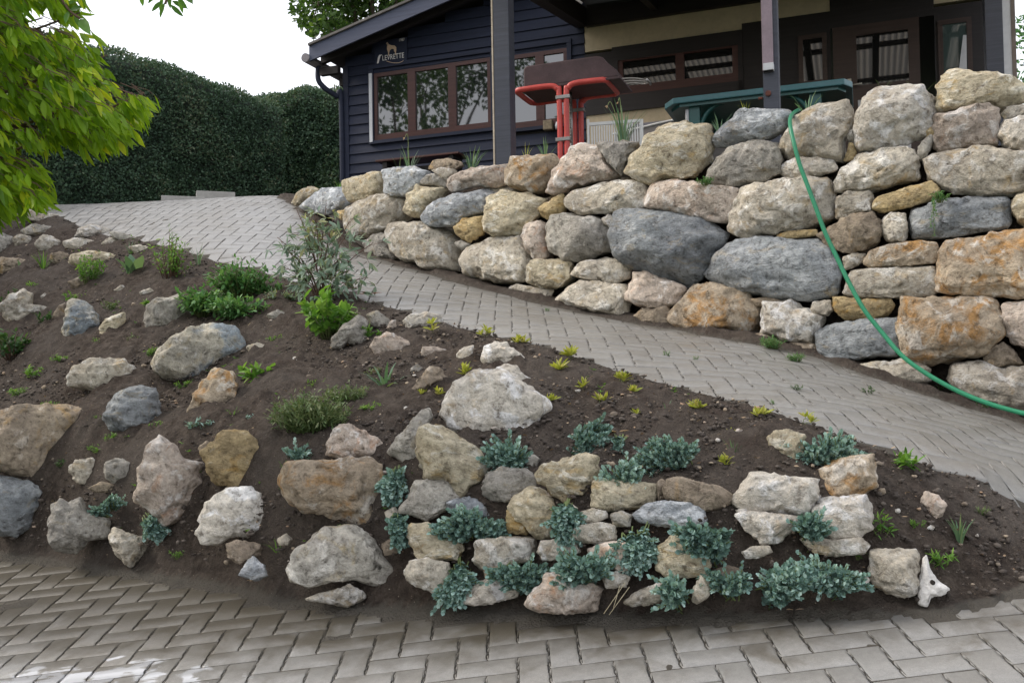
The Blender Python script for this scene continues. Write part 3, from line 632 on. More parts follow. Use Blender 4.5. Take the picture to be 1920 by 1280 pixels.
ROCKS = [
('pale','rough tan rock with a pale ridge near the left edge of the bank','3,575 20,555 45,540 62,552 60,570 95,578 97,590 85,605 60,600 40,607 15,600'),
('brown','small brown rock against the left side of the upright bluish rock','95,600 110,572 122,570 124,597 112,604'),
('mix','upright blue grey rock in the upper left of the bank','118,620 122,590 128,565 140,560 165,570 185,590 187,610 175,640 150,652 125,645'),
('cream','pale pointed wedge right of the upright blue grey rock','186,612 200,596 233,585 236,600 232,615 205,632 186,637'),
('grey','grey tan rock touching the green groundcover','272,600 278,572 300,560 340,555 350,570 350,600 345,622 300,627 275,614'),
('mix','large two-coloured boulder, blue on top and beige below','293,680 300,655 325,632 360,617 405,607 430,612 450,635 452,658 430,670 400,690 380,712 340,717 310,705 295,690'),
('pale','flat-topped beige rock left of the bluish pointed rock','129,712 140,685 170,674 230,674 250,690 262,712 235,730 200,747 165,730 130,722'),
('blue','dark bluish pointed rock with a pale right edge','195,780 210,745 230,728 255,722 290,730 297,755 303,795 280,822 240,825 210,805'),
('rust','tan rock with brown stains below the two-coloured boulder','350,775 368,730 395,697 415,690 440,705 443,750 425,777 385,782'),
('brown','big brown and cream boulder cut by the left edge','-60,830 -40,790 5,772 50,765 120,760 163,768 150,810 145,840 120,880 80,905 40,895 0,878 -40,870'),
('blue','dark slate rock in the bottom left corner of the bank','-50,912 0,892 60,902 90,917 85,950 60,985 30,1005 -20,1000 -60,970'),
('grey','rough pitted grey rock at the bank foot near the left edge','92,985 100,950 115,935 130,945 150,932 165,960 205,975 200,1005 160,1015 145,1037 105,1030 95,1005'),
('pale','pointed rough stone reaching down to the lower paving at the left','205,1010 215,990 250,1005 280,1010 268,1040 245,1062 220,1045'),
('pale','small crumbly stone right of the big brown boulder','130,875 145,862 172,858 190,868 188,890 175,910 145,905 135,890'),
('grey','small crumbly dark and white stone left of the pinkish pointed boulder','195,870 215,858 240,865 252,880 245,905 215,907 197,892'),
('brown','thin dirty slab under the two crumbly stones','165,915 190,903 220,908 217,921 180,923'),
('pink','tall pinkish brown boulder with a pointed top','251,925 262,880 285,830 300,822 325,835 345,865 370,870 398,912 385,935 360,955 340,975 308,982 285,955 255,940'),
('ochre','rounded yellow ochre boulder in the middle left','382,850 410,815 440,807 465,812 495,840 505,865 485,890 450,907 415,910 395,890'),
('white','whitish grey rounded boulder low in the bank left of centre','370,1000 378,960 400,930 430,920 470,915 500,935 535,955 535,985 515,1010 480,1010 440,1005 410,1020 380,1018'),
('brown','brown half buried stone under the whitish grey boulder','428,1045 425,1020 450,1012 490,1022 488,1040 450,1056'),
('bluepale','small bluish stone at the edge of the lower paving','447,1078 465,1050 475,1043 495,1060 502,1080 480,1090'),
('rust','big tan boulder with orange stains in the middle of the bank','526,910 532,885 555,865 600,868 650,862 690,860 715,885 722,910 710,945 705,975 705,1000 680,990 640,972 590,965 545,945'),
('pink','pale pinkish stone lying on the big tan boulder','612,850 622,815 635,795 660,798 690,812 720,828 730,850 720,868 680,862 640,860'),
('grey','big boulder at the bank foot, grey ribbed left half and smooth beige right half','544,1070 548,1040 575,1015 610,995 650,985 685,1000 710,1030 748,1070 725,1090 700,1096 660,1087 620,1089 580,1098 550,1090'),
('pale','low ragged stone lying on the edge of the lower paving below the big ribbed boulder','570,1124 600,1112 630,1105 655,1095 680,1110 685,1122 650,1137 610,1130'),
('grey','jagged grey stone reaching up diagonally right of the pale pinkish stone','728,845 745,820 765,800 785,775 805,765 813,780 800,800 790,820 788,860 780,882 765,870 755,860 735,850'),
('cream','yellow cream angular boulder below the big white boulder','789,845 792,808 830,808 855,820 890,840 910,865 912,885 890,915 865,935 850,928 840,910 800,893 793,870'),
('white','biggest white boulder in the centre of the bank','830,775 840,735 865,710 895,695 930,695 970,705 1000,735 1025,745 1030,768 1015,790 990,815 950,825 905,832 870,815 845,800'),
('white','rough white lump tucked behind the biggest white boulder','930,690 950,682 970,685 985,705 1005,715 1007,737 980,722 950,702'),
('white','cracked white rock above the biggest white boulder','903,670 912,650 930,640 950,645 970,660 995,680 990,690 960,687 930,682 910,684'),
('white','small white rounded stone standing left of the cracked white rock','855,672 858,660 870,650 888,648 885,665 878,680 870,688 858,682'),
('brown','brown wedge-shaped rock left of the biggest white boulder','764,745 785,710 805,688 825,692 842,710 830,720 800,730 785,748'),
('pink','pinkish rounded stone below the ramp edge','695,650 705,635 725,622 750,630 769,643 765,665 740,672 705,667'),
('grey','rough cracked rock right of the bright green leafy plant','622,635 645,610 670,593 688,600 688,635 680,655 650,642 640,655 620,655'),
('grey','flat grey stone between the rough cracked rock and the ramp','688,590 705,582 730,598 732,612 715,618 695,610'),
('pink','small pink pebble-like stone by the flat grey stone','725,615 732,602 742,600 743,615 733,624'),
('white','rough whitish rock right at the edge of the ramp','757,600 770,590 800,585 825,592 830,605 815,618 785,612 765,618'),
('pink','low pink stone half sunk in the earth','791,665 793,650 815,650 838,655 832,668 800,675'),
('grey','granular grey boulder under the yellow cream angular one','752,950 765,935 778,905 800,900 840,910 858,935 840,950 815,965 800,973 775,962 755,960'),
('grey','smooth grey beige stone right of the yellow cream angular boulder','905,915 915,888 940,878 985,880 1002,895 1000,915 975,925 955,938 925,935 908,925'),
('cream','heart-shaped cream stone with a spurge above it','1010,885 1025,870 1060,862 1095,852 1115,860 1118,890 1106,910 1085,930 1060,938 1035,922 1012,902'),
('cream','cream triangular stone in the middle of the low stacked wall','953,950 968,930 1000,915 1025,925 1042,950 1045,980 1035,1000 1005,1004 985,985 960,965'),
('ochre','small ochre stone under the left side of the cream triangular stone','951,958 965,962 987,985 988,1001 955,997 951,985'),
('bluepale','small bluish stone mostly covered by the spurge','840,942 860,935 880,932 905,945 915,965 880,970 845,960'),
('cream','beige block at the left end of the low stacked wall','768,1000 772,982 800,982 830,988 862,1000 868,1030 855,1048 820,1050 785,1045 770,1020'),
('pale','beige block at the lower left corner of the low stacked wall','760,1075 770,1055 800,1048 840,1058 848,1085 842,1111 810,1109 775,1094'),
('white','whitish cracked stone in the lowest row beside the paving','872,1130 885,1105 910,1088 950,1085 972,1095 967,1118 920,1131 890,1134'),
('pale','wide beige stone behind the middle spurges','890,1050 895,1015 940,1008 1000,1010 1003,1035 990,1052 940,1062 905,1067'),
('white','small rounded white stone right of the wide beige stone','1010,1035 1018,1015 1045,1012 1080,1018 1085,1035 1050,1047 1020,1049'),
('pink','wide rough stone with dark hollows in the lowest row','988,1130 1000,1110 1020,1095 1025,1078 1060,1080 1070,1095 1105,1093 1123,1105 1115,1140 1090,1148 1030,1147 995,1141'),
('pale','small flat pale stone above the whitish oval one','1090,960 1110,953 1135,958 1138,970 1115,980 1095,978'),
('pale','whitish oval stone in the low stacked wall between two spurges','1072,995 1090,985 1120,980 1150,985 1153,1010 1125,1019 1095,1016 1078,1008'),
('pink','pinkish stone left of the long trailing spurge','1105,1030 1130,1022 1170,1015 1195,1030 1190,1055 1170,1070 1130,1062 1108,1045'),
('cream','cream brick-shaped stone with a spurge draped over it','1112,950 1115,905 1130,898 1180,905 1226,908 1228,930 1221,946 1160,956 1125,958'),
('brown','brown stone with cream patches below the big round spurge','1245,920 1255,900 1280,895 1310,905 1345,912 1366,925 1361,945 1320,958 1290,942 1255,935'),
('bluepale','pale bluish stone under the brown stone with cream patches','1192,964 1215,945 1250,940 1290,943 1315,955 1321,980 1290,990 1240,985 1200,975'),
('white','large whitish block of the low stacked wall, widest at its right','1375,940 1395,910 1412,888 1450,890 1490,897 1525,900 1531,925 1521,950 1506,969 1460,961 1400,953'),
('cream','cream wedge with a flat top near the ramp edge','1440,822 1450,808 1480,807 1508,815 1506,850 1502,880 1480,872 1460,850 1442,835'),
('rust','angular pale stone with an orange corner at the right end of the low wall','1535,880 1560,865 1600,857 1634,855 1637,885 1639,910 1610,930 1570,936 1545,932 1538,902'),
('white','cubic whitish block under the angular stone with an orange corner','1523,950 1540,938 1590,932 1620,930 1633,960 1631,990 1600,1005 1560,1009 1532,1001 1530,970'),
('white','white triangular stone pointing down under the large whitish block','1382,965 1400,960 1460,965 1501,970 1490,990 1450,1019 1430,1016 1400,990'),
('pale','long low stone under the cubic whitish block','1503,1010 1530,1005 1560,1013 1610,1008 1626,1022 1616,1038 1570,1041 1530,1036'),
('pale','small flat stone sunk in the earth above the widest spurge','1392,1035 1410,1025 1440,1023 1446,1035 1420,1046 1400,1046'),
('cream','broad cream stone left of the widest spurge','1232,1045 1240,1025 1262,1008 1300,1008 1325,1015 1331,1050 1323,1075 1290,1081 1255,1076 1235,1065'),
('pale','low wedge stone in the lowest row left of the small white stone','1170,1130 1190,1112 1230,1095 1262,1090 1269,1100 1256,1118 1230,1131 1190,1136'),
('pale','small upright whitish stone in the lowest row','1298,1125 1300,1105 1312,1080 1325,1080 1333,1100 1326,1120 1308,1131'),
('pale','squarish stone half covered with earth left of the white painted stone','1632,1068 1635,1035 1660,1032 1715,1035 1719,1052 1716,1108 1690,1114 1640,1098'),
('pink','pale pink ragged stone lying in the earth at the right','1728,940 1735,922 1760,930 1774,945 1766,965 1752,974 1740,960'),
('grey','dull grey stone at the far left edge under the overhanging branch','-20,447 5,437 25,445 19,475 -20,480'),
('pale','small white and grey stone at the upper left rim of the bank','24,445 35,438 57,445 61,462 45,466 28,461'),
('pale','broken pale stone at the rim of the bank below the path edge','66,455 80,440 100,443 113,455 111,475 95,479 75,470'),
('white','whitish flat stone on the rim of the bank by the path','140,442 150,427 175,420 206,430 206,441 180,445 150,447'),
('cream','long yellowish stone behind the upright green clump','130,491 135,476 165,470 200,472 231,480 229,491 190,496 150,501'),
('pale','small rubbly stone on the rim right of the whitish flat stone','190,456 205,445 228,450 226,463 200,463'),
('brown','wide flat brown stone at the far left edge near the top','-30,502 5,482 60,488 73,500 40,511 0,512'),
('pale','long worn slab along the path edge at the upper left','18,402 50,393 110,403 135,415 100,420 60,414'),
('ochre','little ochre stone above the yellow cream angular boulder','810,802 817,795 830,797 832,803 820,808'),
('pink','tiny brick red stone left of the heart-shaped cream stone','1021,929 1030,922 1038,928 1030,934'),
('pale','small egg-shaped pale stone below the tulip-like leaf','211,545 225,535 239,535 240,545 225,552'),
('ochre','small tan pebble right of the groundcover','463,612 470,605 479,606 478,614 470,617'),
('white','small white pebble left of the feathery tuft of the bank','542,677 552,668 561,672 560,688 548,686'),
('grey','round grey pebble behind the rough tan rock near the left edge','76,556 84,549 90,555 87,563 78,562'),
('white','white pebble under the pale pink ragged stone','1738,990 1745,984 1753,988 1748,994'),
]
ROCKS += [
('grey','flat pitted stone between the long worn slab and the broken pale stone','40,432 60,420 95,424 120,432 118,440 80,442 50,440'),
('pale','low crumbling stone under the whitish flat stone of the rim','118,452 140,446 175,450 195,456 185,466 145,468 122,463'),
('brown','brown lump beside the upright green clump','95,476 112,470 130,478 128,492 105,496 94,488'),
('grey','long low rim stone hugging the path edge','205,432 232,437 258,446 262,456 238,455 212,446'),
('pale','small flat rim stone left of the reddish stemmed shoots','240,462 262,458 285,466 280,476 255,476'),
('brown','half buried brown stone left of the egg-shaped pale stone','128,528 150,518 170,526 168,540 140,544'),
('pale','small broken stone below the tulip leaves','262,548 280,540 292,548 286,558 268,560'),
('grey','grey cobble in the earth left of the shrub','500,590 520,580 538,588 534,602 510,604'),
('pale','flat pale cobble in the bare earth left of the leafy plant','462,650 482,642 500,650 494,662 470,664'),
('grey','small grey cobble right of the iris-like leaves','770,690 782,682 792,690 788,700 774,702'),
('brown','brown cobble buried between tall pinkish boulder and rounded ochre boulder','372,838 388,826 398,836 394,850 378,852'),
('pale','little pale cobble in the earth under the big tan boulder','520,1010 536,1000 548,1010 540,1022 524,1022'),
('brown','small dark brown stone between the low wall and the big ribbed boulder','716,1020 734,1010 750,1020 744,1038 722,1040'),
('pale','pale chip of stone left of the granular grey boulder','722,960 738,950 750,960 744,974 726,974'),
('grey','small grey stone filling the joint left of the heart-shaped cream stone','985,860 1000,852 1012,860 1006,874 990,876'),
('pale','small beige stone filling the joint under the heart-shaped cream stone','1050,950 1068,944 1082,952 1076,968 1056,968'),
('brown','brown joint stone right of the cream brick-shaped stone','1232,905 1242,898 1250,908 1246,930 1234,934'),
('pale','small pale joint stone between the large whitish block and the triangle below it','1380,956 1398,952 1412,960 1400,968 1384,966'),
('grey','grey joint stone behind the long trailing spurge','1145,965 1165,958 1185,966 1180,985 1152,986'),
('brown','dull brown stone behind the dense spurge of the low wall','905,1060 935,1056 960,1066 950,1084 912,1084'),
('pale','pale stone behind the spurge in the lowest row','1130,1080 1155,1072 1180,1082 1172,1100 1138,1102'),
('brown','dull stone behind the left half of the spurge row','1335,1070 1365,1060 1390,1068 1380,1084 1345,1086'),
('pale','small pale stone at the right end of the spurge row','1600,1085 1618,1076 1630,1086 1624,1102 1606,1102'),
]
def facing(o, up=.18):
    n = Vector((-o.x, -o.y, 0)).normalized(); n.z = up; return n.normalized()
for i, (mt, lab, ps) in enumerate(ROCKS):
    P = parse(ps); us_ = [p[0] for p in P]; vs_ = [p[1] for p in P]; cu = sum(us_)/len(P); cv = sum(vs_)/len(P); ext = max(us_)-min(us_); eh = max(vs_)-min(vs_)
    gp = ground_hit(cu, cv+eh*.22); o = pix(cu, cv, gp.y-.02)
    small = ext < 45
    gr = 1.13 if (cv > 850 and cu > 740) else 1.08; P = [(cu+(p[0]-cu)*gr, cv+(p[1]-cv)*gr) for p in P]
    k = rock('pebble' if ext < 32 else 'rock', P, o, facing(o, .12), 400+i, SM[mt], .44 if not small else .5, .6, 3 if ext < 32 else (4 if ext < 60 else 5), .35 if ext < 32 else 1.1)
    tag(k, lab, 'pebble' if ext < 32 else 'rock', GR)
# the white painted marker stone at the tip
M['whitepaint'] = simple('white limewash', (.58,.56,.53), .85, .35, 14, .8)
P = parse('1720,1132 1722,1085 1730,1045 1738,1037 1744,1065 1760,1088 1783,1105 1770,1116 1745,1121 1740,1137'); gp = ground_hit(1745, 1110); o = pix(1745, 1090, gp.y-.03)
k = rock('marker_stone', P, o, facing(o, .1), 991, M['whitepaint'], .35, .5, 5, .7); tag(k, 'pointed white painted stone with a dark hole at the tip of the bank', 'stone')
hb = MB(); hc = pix(1744, 1089, gp.y-.03) - k.location
hc.y = min((v.co.y for v in k.data.vertices if abs(v.co.x-hc.x) < .012 and abs(v.co.z-hc.z) < .012), default=hc.y)
hb.tube([hc+Vector((0,-.0015,0)), hc+Vector((0,.02,0))], .008, 10); hb.build('hole', simple('dark hole', (.03,.025,.02), .9, .1, 5, 0), k)
# ------------------------------------------------------------------ loose stones and clods (uncountable)
def scatter_stones(name, lab, n, rmin, rmax, mat, seed, region, lift=.3, tone=False):
    rs = _rs(seed); V0, F0 = ico(2 if rmax > .015 else 1); out = []; fo = []; tn = []; c = 0
    while c < n:
        x = rs.uniform(-6.2, 3.2, 4000); y = rs.uniform(3.1, 10.5, 4000); dens = rs.rand(4000) < np.clip(4.2/y, 0, 1)**1.3
        k = inpoly(x, y, region) & dens; x, y = x[k], y[k]; z = H(x, y)
        for a, b, h in zip(x, y, z):
            if c >= n: break
            r = rmin + (rmax-rmin)*rs.rand()**3; S = rs.uniform(.6, 1.25, 3)*r; q = V0*(1+.55*vnoise(V0*2.1+c*3.1, seed)[:,None])*S*np.array([1,1,.7])
            t = rs.rand()*6.28; q = np.stack([q[:,0]*math.cos(t)-q[:,1]*math.sin(t), q[:,0]*math.sin(t)+q[:,1]*math.cos(t), q[:,2]], 1)
            e = .02*vnoise(np.array([[a*14, b*14, 0]]), 9)[0]
            out.append(q+np.array([a, b, h+.022+r*lift+e*.3])); fo.append(F0+len(V0)*c); tn.append(np.full(len(V0), rs.rand())); c += 1
    o = link(name, npmesh(name, np.concatenate(out), np.concatenate(fo), mat, True, np.concatenate(tn))); return tag(o, lab, 'stones' if 'gravel' in name else 'earth', None, 'stuff')
def tone_mat(name, stops, rough=.9):
    m, t, p = nodes(name); at = mk(t, 'ShaderNodeAttribute', attribute_name='tone').outputs['Fac']; g = mk(t, 'ShaderNodeNewGeometry').outputs['Position']
    col = mixc(t, .6, ramp(t, at, stops), ramp(t, noise(t, g, 60, 5, .6), [(.3, (.6,.6,.6)), (.7, (1.35,1.35,1.35))]), 'MULTIPLY')
    t.links.new(col, p.inputs['Base Color']); p.inputs['Roughness'].default_value = rough
    bp = mk(t, 'ShaderNodeBump', {'Height': noise(t, g, 150, 4, .6), 'Strength': .6, 'Distance': .005}); t.links.new(bp.outputs[0], p.inputs['Normal']); return m
M['gravel'] = tone_mat('mixed gravel', [(0, (.16,.13,.10)), (.4, (.25,.20,.15)), (.7, (.36,.29,.21)), (.88, (.34,.22,.14)), (1, (.52,.50,.46))])
M['clod'] = tone_mat('earth clods', [(0, (.035,.027,.022)), (.6, (.07,.056,.046)), (1, (.12,.10,.083))])
scatter_stones('gravel', 'small light stones sprinkled over the garden earth', 1500, .003, .017, M['gravel'], 5, SOIL, .1)
scatter_stones('soil_clods', 'dark crumbs and clods of garden earth', 20000, .003, .015, M['clod'], 8, SOIL, .0)
# ------------------------------------------------------------------ house
P0 = Vector((-1.838, 12.5, 0)); RZ = math.atan2(-.348, .937); TT = Vector((math.cos(RZ), math.sin(RZ), 0)); NN = Vector((math.sin(RZ), -math.cos(RZ), 0))
if NN.y > 0: NN = -NN
def fuv(u, v, q=0):
    o = P0 + NN*q; h = hit_plane(u, v, o, NN); return ((h-P0).dot(TT), h.z)
def loc(s, q, z): return (s, -q, z)          # local coords of the house frame
def world(s, q, z): p = P0 + TT*s + NN*q; return Vector((p.x, p.y, z))
def paint_wood(name, col, rough=.55):
    return simple(name, col, rough, .22, 5, .35, stretch=(.25,.25,6), dist=.004)
M['navy'] = paint_wood('dark navy stained boards', (.014,.019,.040), .7)
M['fascia'] = paint_wood('blue grey fascia paint', (.052,.062,.10), .5)
M['darkwood'] = paint_wood('black brown wood', (.020,.016,.016), .6)
M['redwood'] = paint_wood('red brown window wood', (.060,.019,.014), .4)
M['render'] = simple('beige render', (.56,.47,.33), .9, .12, 3, .5, dist=.006)
M['roof'] = simple('weathered roofing felt', (.14,.13,.12), .9, .3, 6, .5)
M['whiteboard'] = simple('white painted board', (.55,.56,.58), .6, .1, 4, .1)
M['metalgrey'] = simple('zinc pipe', (.16,.15,.16), .45, .2, 6, .1, metal=.4)
M['brass'] = simple('pale metal handle', (.45,.42,.36), .35, .1, 9, 0, metal=.7)
def glass_mat(name, base, rough=.02, ior=2.3):
    m, t, p = nodes(name); p.inputs['Base Color'].default_value = c4(base); p.inputs['Roughness'].default_value = rough; p.inputs['IOR'].default_value = ior
    g = mk(t, 'ShaderNodeNewGeometry').outputs['Position']
    bp = mk(t, 'ShaderNodeBump', {'Height': noise(t, g, 1.6, 2, .5), 'Strength': .05, 'Distance': .01}); t.links.new(bp.outputs[0], p.inputs['Normal'])
    return m
M['glass'] = glass_mat('window glass', (.010,.012,.013)); M['glass3'] = glass_mat('shaded porch glass', (.012,.012,.012), .03, 1.62); M['glass2'] = glass_mat('greenish curtained glass', (.06,.085,.08), .05, 1.6)
house = thing('wooden_house', P0, 'dark navy weatherboarded chalet with brown windows, beige rendered wall and deep porch', 'house', None, RZ)
def quadpts(pts, q=0): return [loc(*(fuv(u, v, q)[0:1] + (q,) + fuv(u, v, q)[1:2])) for u, v in pts]
S0 = fuv(650, 250)[0]; S1 = fuv(1097, 90)[0]; SE = fuv(1890, 90)[0]
def roof_z(s): return 4.10 + .245*(s+.585)
RIDGE = 3.6
def zr(s): return roof_z(min(s, 2*RIDGE-s))
# siding with window openings cut out by splitting the boards
W1 = [fuv(703,141), fuv(921,108), fuv(921,240), fuv(703,266)]
w1 = (W1[0][0], W1[1][0], (W1[2][1]+W1[3][1])/2, (W1[0][1]+W1[1][1])/2)
a2, b2_ = fuv(950, 108), fuv(1064, 91); c2 = fuv(1064, 232); w2 = (a2[0], b2_[0], c2[1], (a2[1]+b2_[1])/2)
BH = .132; mb = MB(); z = 1.45
while z < 5.0:
    zt = z+BH
    segs = [(S0, S1)]
    for (xa, xb, za, zb) in (w1, w2):
        if zt > za+.01 and z < zb-.01:
            segs = [q for s_ in segs for q in ((s_[0], min(s_[1], xa-.05)), (max(s_[0], xb+.05), s_[1])) if q[1]-q[0] > .02] 
    for xa, xb in segs:
        xs = max(xa, (zt-4.20)/.245-.585) if zt > 4.20 else xa
        if xb-xs > .05:
            # lapped board: bottom edge stands proud of the one below
            mb.prism([loc(xs, 0.004, zt+.012), loc(xs, .028, z), loc(xs, .006, z), loc(xs, -.02, zt+.012)], (xb-xs, 0, 0))
    z = zt
mb.build('siding', M['navy'], house)
mb = MB(); mb.box(S0, S1, .03, .12, 1.2, 4.05); mb.prism([loc(S0,-.03,4.05), loc(S1,-.03,4.05), loc(S1,-.03,zr(S1)-.1), loc(S0,-.03,4.08)], (0,.09,0))
mb.box(S0+.003, S0+.1, .12, 6.5, 1.2, 4.05); mb.box(SE-.1, SE, .05, 6.5, 1.2, 4.0); mb.box(S0, SE, 6.4, 6.5, 1.2, 4.05)
mb.build('inner_wall', M['darkwood'], house)
mb = MB(); z = 1.45                                   # boards of the left side wall
while z < 4.05: mb.box(S0-.02, S0+.0, .05, 6.4, z, z+BH-.012); z += BH
mb.box(S0-.03, S0+.05, -.034, .04, 1.45, 4.1)
mb.build('corner_board', M['navy'], house)
def window(u0, u1, v, mull, w, name='window', fr=.045):
    xa, xb, za, zb = w; f = MB()
    f.box(xa, xb, -.035, .03, za, za+.075); f.box(xa, xb, -.035, .03, zb-.05, zb); f.box(xa, xa+fr, -.033, .028, za+.075, zb-.05); f.box(xb-fr, xb, -.033, .028, za+.075, zb-.05)
    xs = [xa+fr]
    for mx, mw in mull: f.box(mx-mw, mx+mw, -.038, .028, za+.075, zb-.05); xs += [mx-mw, mx+mw]
    xs.append(xb-fr)
    wo = f.build(name, M['redwood'], house)
    for i in range(0, len(xs), 2):
        p = MB(); p.box(xs[i]-.002, xs[i+1]+.002, -.012, -.004, za+.07, zb-.045); p.build('pane', M['glass'], wo)
    s_ = MB(); s_.box(xa-.04, xb+.04, -.06, .02, za-.045, za-.003); s_.box(xa-.075, xa-.003, -.05, .02, za-.045, zb+.06); s_.box(xb+.003, xb+.06, -.05, .02, za-.045, zb+.06); s_.box(xa-.075, xb+.06, -.055, .02, zb+.06, zb+.11)
    s_.box(xa-.003, xb+.003, -.02, .02, zb+.002, zb+.06)
    s_.build('casing', M['navy'], wo)
    return wo
m1 = [((fuv(767,190)[0]+fuv(781,190)[0])/2, .055), ((fuv(843,190)[0]+fuv(857,190)[0])/2, .055)]
wo = window(0,0,0, m1, w1)
mb = MB(); x = fuv(699,190)[0]; mb.box(x-.022, x+.022, -.065, -.03, w1[2]-.02, w1[3]); mb.build('frame_edge', M['whiteboard'], wo)
wo2 = window(0,0,0, [((fuv(1007,190)[0]+fuv(1022,190)[0])/2, .055)], w2)
# roof
mb = MB()
L0 = -.62
def slab(zoff, th, q0, q1, s0, s1):
    return [ (s0, zoff+roof_z(s0)), (s1, zoff+roof_z(s1)), (s1, zoff+roof_z(s1)-th), (s0, zoff+roof_z(s0)-th)]
rf = MB(); pts = slab(.20, .03, 0, 0, L0, RIDGE); rf.prism([(a, -.53, b) for a, b in pts], (0, 7.3, 0))
pr = [(2*RIDGE-a, b) for a, b in pts]; rf.prism([(a, -.53, b) for a, b in pr], (0, 7.3, 0)); roof = rf.build('roof', M['roof'], house)
mb = MB(); pts = slab(.165, .19, 0, 0, L0, RIDGE); mb.prism([(a, -.50, b) for a, b in pts], (0, .03, 0)); pr = [(2*RIDGE-a, b) for a, b in pts]; mb.prism([(a, -.503, b) for a, b in pr], (0, .03, 0))
mb.build('fascia', M['fascia'], roof)
mb = MB(); pts = slab(.16, .02, 0, 0, L0, RIDGE); mb.prism([(a, -.47, b-.02) for a, b in pts], (0, 7.1, 0)); pr = [(2*RIDGE-a, b-.02) for a, b in pts]; mb.prism([(a, -.47, b) for a, b in pr], (0, 7.1, 0))
for k in range(14): mb.box(L0+.03, S0+.05, -.3+.5*k, -.22+.5*k, 3.93, 4.03)
mb.prism([(a, -.30, b-.04) for a, b in slab(.16, .14, 0, 0, L0+.05, RIDGE)], (0, .07, 0))
mb.build('soffit', M['darkwood'], roof)
mb = MB(); gz = roof_z(L0)+.02
mb.tube([(L0-.05, -.52, gz), (L0-.05, 6.6, gz)], .06, 12); mb.build('gutter', M['metalgrey'], roof)
mb = MB(); mb.tube(spline([(L0-.02, -.25, gz-.04), (L0-.02, -.25, gz-.22), (L0+.05, -.2, gz-.33), (S0-.10, -.08, gz-.42), (S0-.05, -.05, gz-.52), (S0-.05, -.05, 1.5)], 8), .035, 10); mb.build('downpipe', M['navy'], roof)
# beige rendered wall and openings of the porch side
def fbox(mb, u0, v0, u1, v1, q0, q1, vr=None):
    """box in the facade plane through picture corners (upper left, lower right)"""
    um = (u0+u1)/2; a = fuv(u0, v0, q0); b = fuv(u1, v1, q0); zt = fuv(u0, v0, q0)[1]; zb = fuv(u1, v1, q0)[1]
    mb.box(a[0], b[0], -q1, -q0 if q0 != q1 else -q0+.01, min(zt, zb), max(zt, zb)); return (a[0], b[0], min(zt, zb), max(zt, zb))
zA = 1.45; zTop = 4.24
s1139, s1395, s1557, s1750 = fuv(1150,150)[0], fuv(1393,120)[0], fuv(1557,60)[0], fuv(1752,60)[0]
zc1 = (fuv(1150,88)[1]+fuv(1393,62)[1])/2; zlow = (fuv(1110,216)[1]+fuv(1238,204)[1])/2; zc2 = fuv(1465,36)[1]; zc3 = fuv(1800,9)[1]
mb = MB(); mb.box(S1, SE, -.012, .10, zc1, zTop); mb.box(S1, s1395+.3, -.012, .10, zA, zlow); mb.build('render_wall', M['render'], house)
mb = MB()
mb.box(S1, s1139, -.03, -.012, zlow, (fuv(1098,104)[1]+fuv(1150,98)[1])/2); mb.build('shutter', M['darkwood'], house); mb = MB(); mb.box(s1750, SE, -.03, 0, zA, zc3); mb.build('end_boarding', M['darkwood'], house); mb = MB()
mb.box(s1395, s1557, -.03, .0, zA, zc2); mb.box(s1557, s1750, -.032, .0, fuv(1640,66)[1]+.12, zTop); mb.build('dark_boarding', M['darkwood'], house)
# wide brown window
xa, xb = s1139, s1395; f = MB(); zb0 = zlow; zt0 = zc1
f.box(xa, xb, -.05, .02, zt0-.17, zt0); f.box(xa, xa+.07, -.05, .02, zb0, zt0-.17); f.box(xb-.05, xb, -.05, .02, zb0, zt0-.17); f.box(xa, xb, -.05, .02, zb0, zb0+.20)
wf = f.build('window', M['darkwood'], house)
g0 = fuv(1165,0)[0]; zb1 = zb0+.20
f = MB(); mx0, mx1 = fuv(1268,130)[0], fuv(1284,130)[0]; rx = fuv(1374,120)[0]
f.box(xa+.07, xb-.05, -.04, .01, zb1, zb1+.10); f.box(mx0, mx1, -.043, .01, zb1+.10, zt0-.19); f.box(rx, xb-.05, -.04, .01, zb1+.10, zt0-.19); f.box(xa+.07, xa+.13, -.04, .01, zb1+.10, zt0-.19); f.box(xa+.07, xb-.05, -.041, .01, zt0-.19, zt0-.17)
f.build('frame', M['redwood'], wf)
for a, b in ((xa+.125, mx0+.004), (mx1-.004, rx+.004)):
    p = MB(); p.box(a, b, -.015, -.005, zb1+.09, zt0-.185); p.build('pane', M['glass3'], wf)
# side light, door, right window
def framed(name, u0, v0, u1, v1, mat, fm, fw=.05, q=.03):
    a = fuv(u0, v0, q); b = fuv(u1, v1, q); f = MB(); x0, x1 = a[0], b[0]; z1, z0 = a[1], b[1]
    f.box(x0-fw, x1+fw, -q-.02, -q+.0, z1, z1+fw); f.box(x0-fw, x0, -q-.018, -q, z0, z1); f.box(x1, x1+fw, -q-.018, -q, z0, z1); f.box(x0-fw, x1+fw, -q-.02, -q, z0-fw, z0)
    o = f.build(name, fm, house); p = MB(); p.box(x0-.003, x1+.003, -q-.008, -q+.002, z0-.003, z1+.003); p.build('pane', mat, o); return o
M['doorwood'] = paint_wood('dark brown door wood', (.045,.026,.020), .45)
framed('side_window', 1505, 76, 1543, 150, M['glass3'], M['doorwood'])
dx0, dx1 = fuv(1562,100)[0], fuv(1724,100)[0]; gz0, gz1 = fuv(1655,158)[1], fuv(1655,64)[1]; gx0_, gx1_ = fuv(1606,100)[0], fuv(1703,100)[0]; dt = gz1+.12
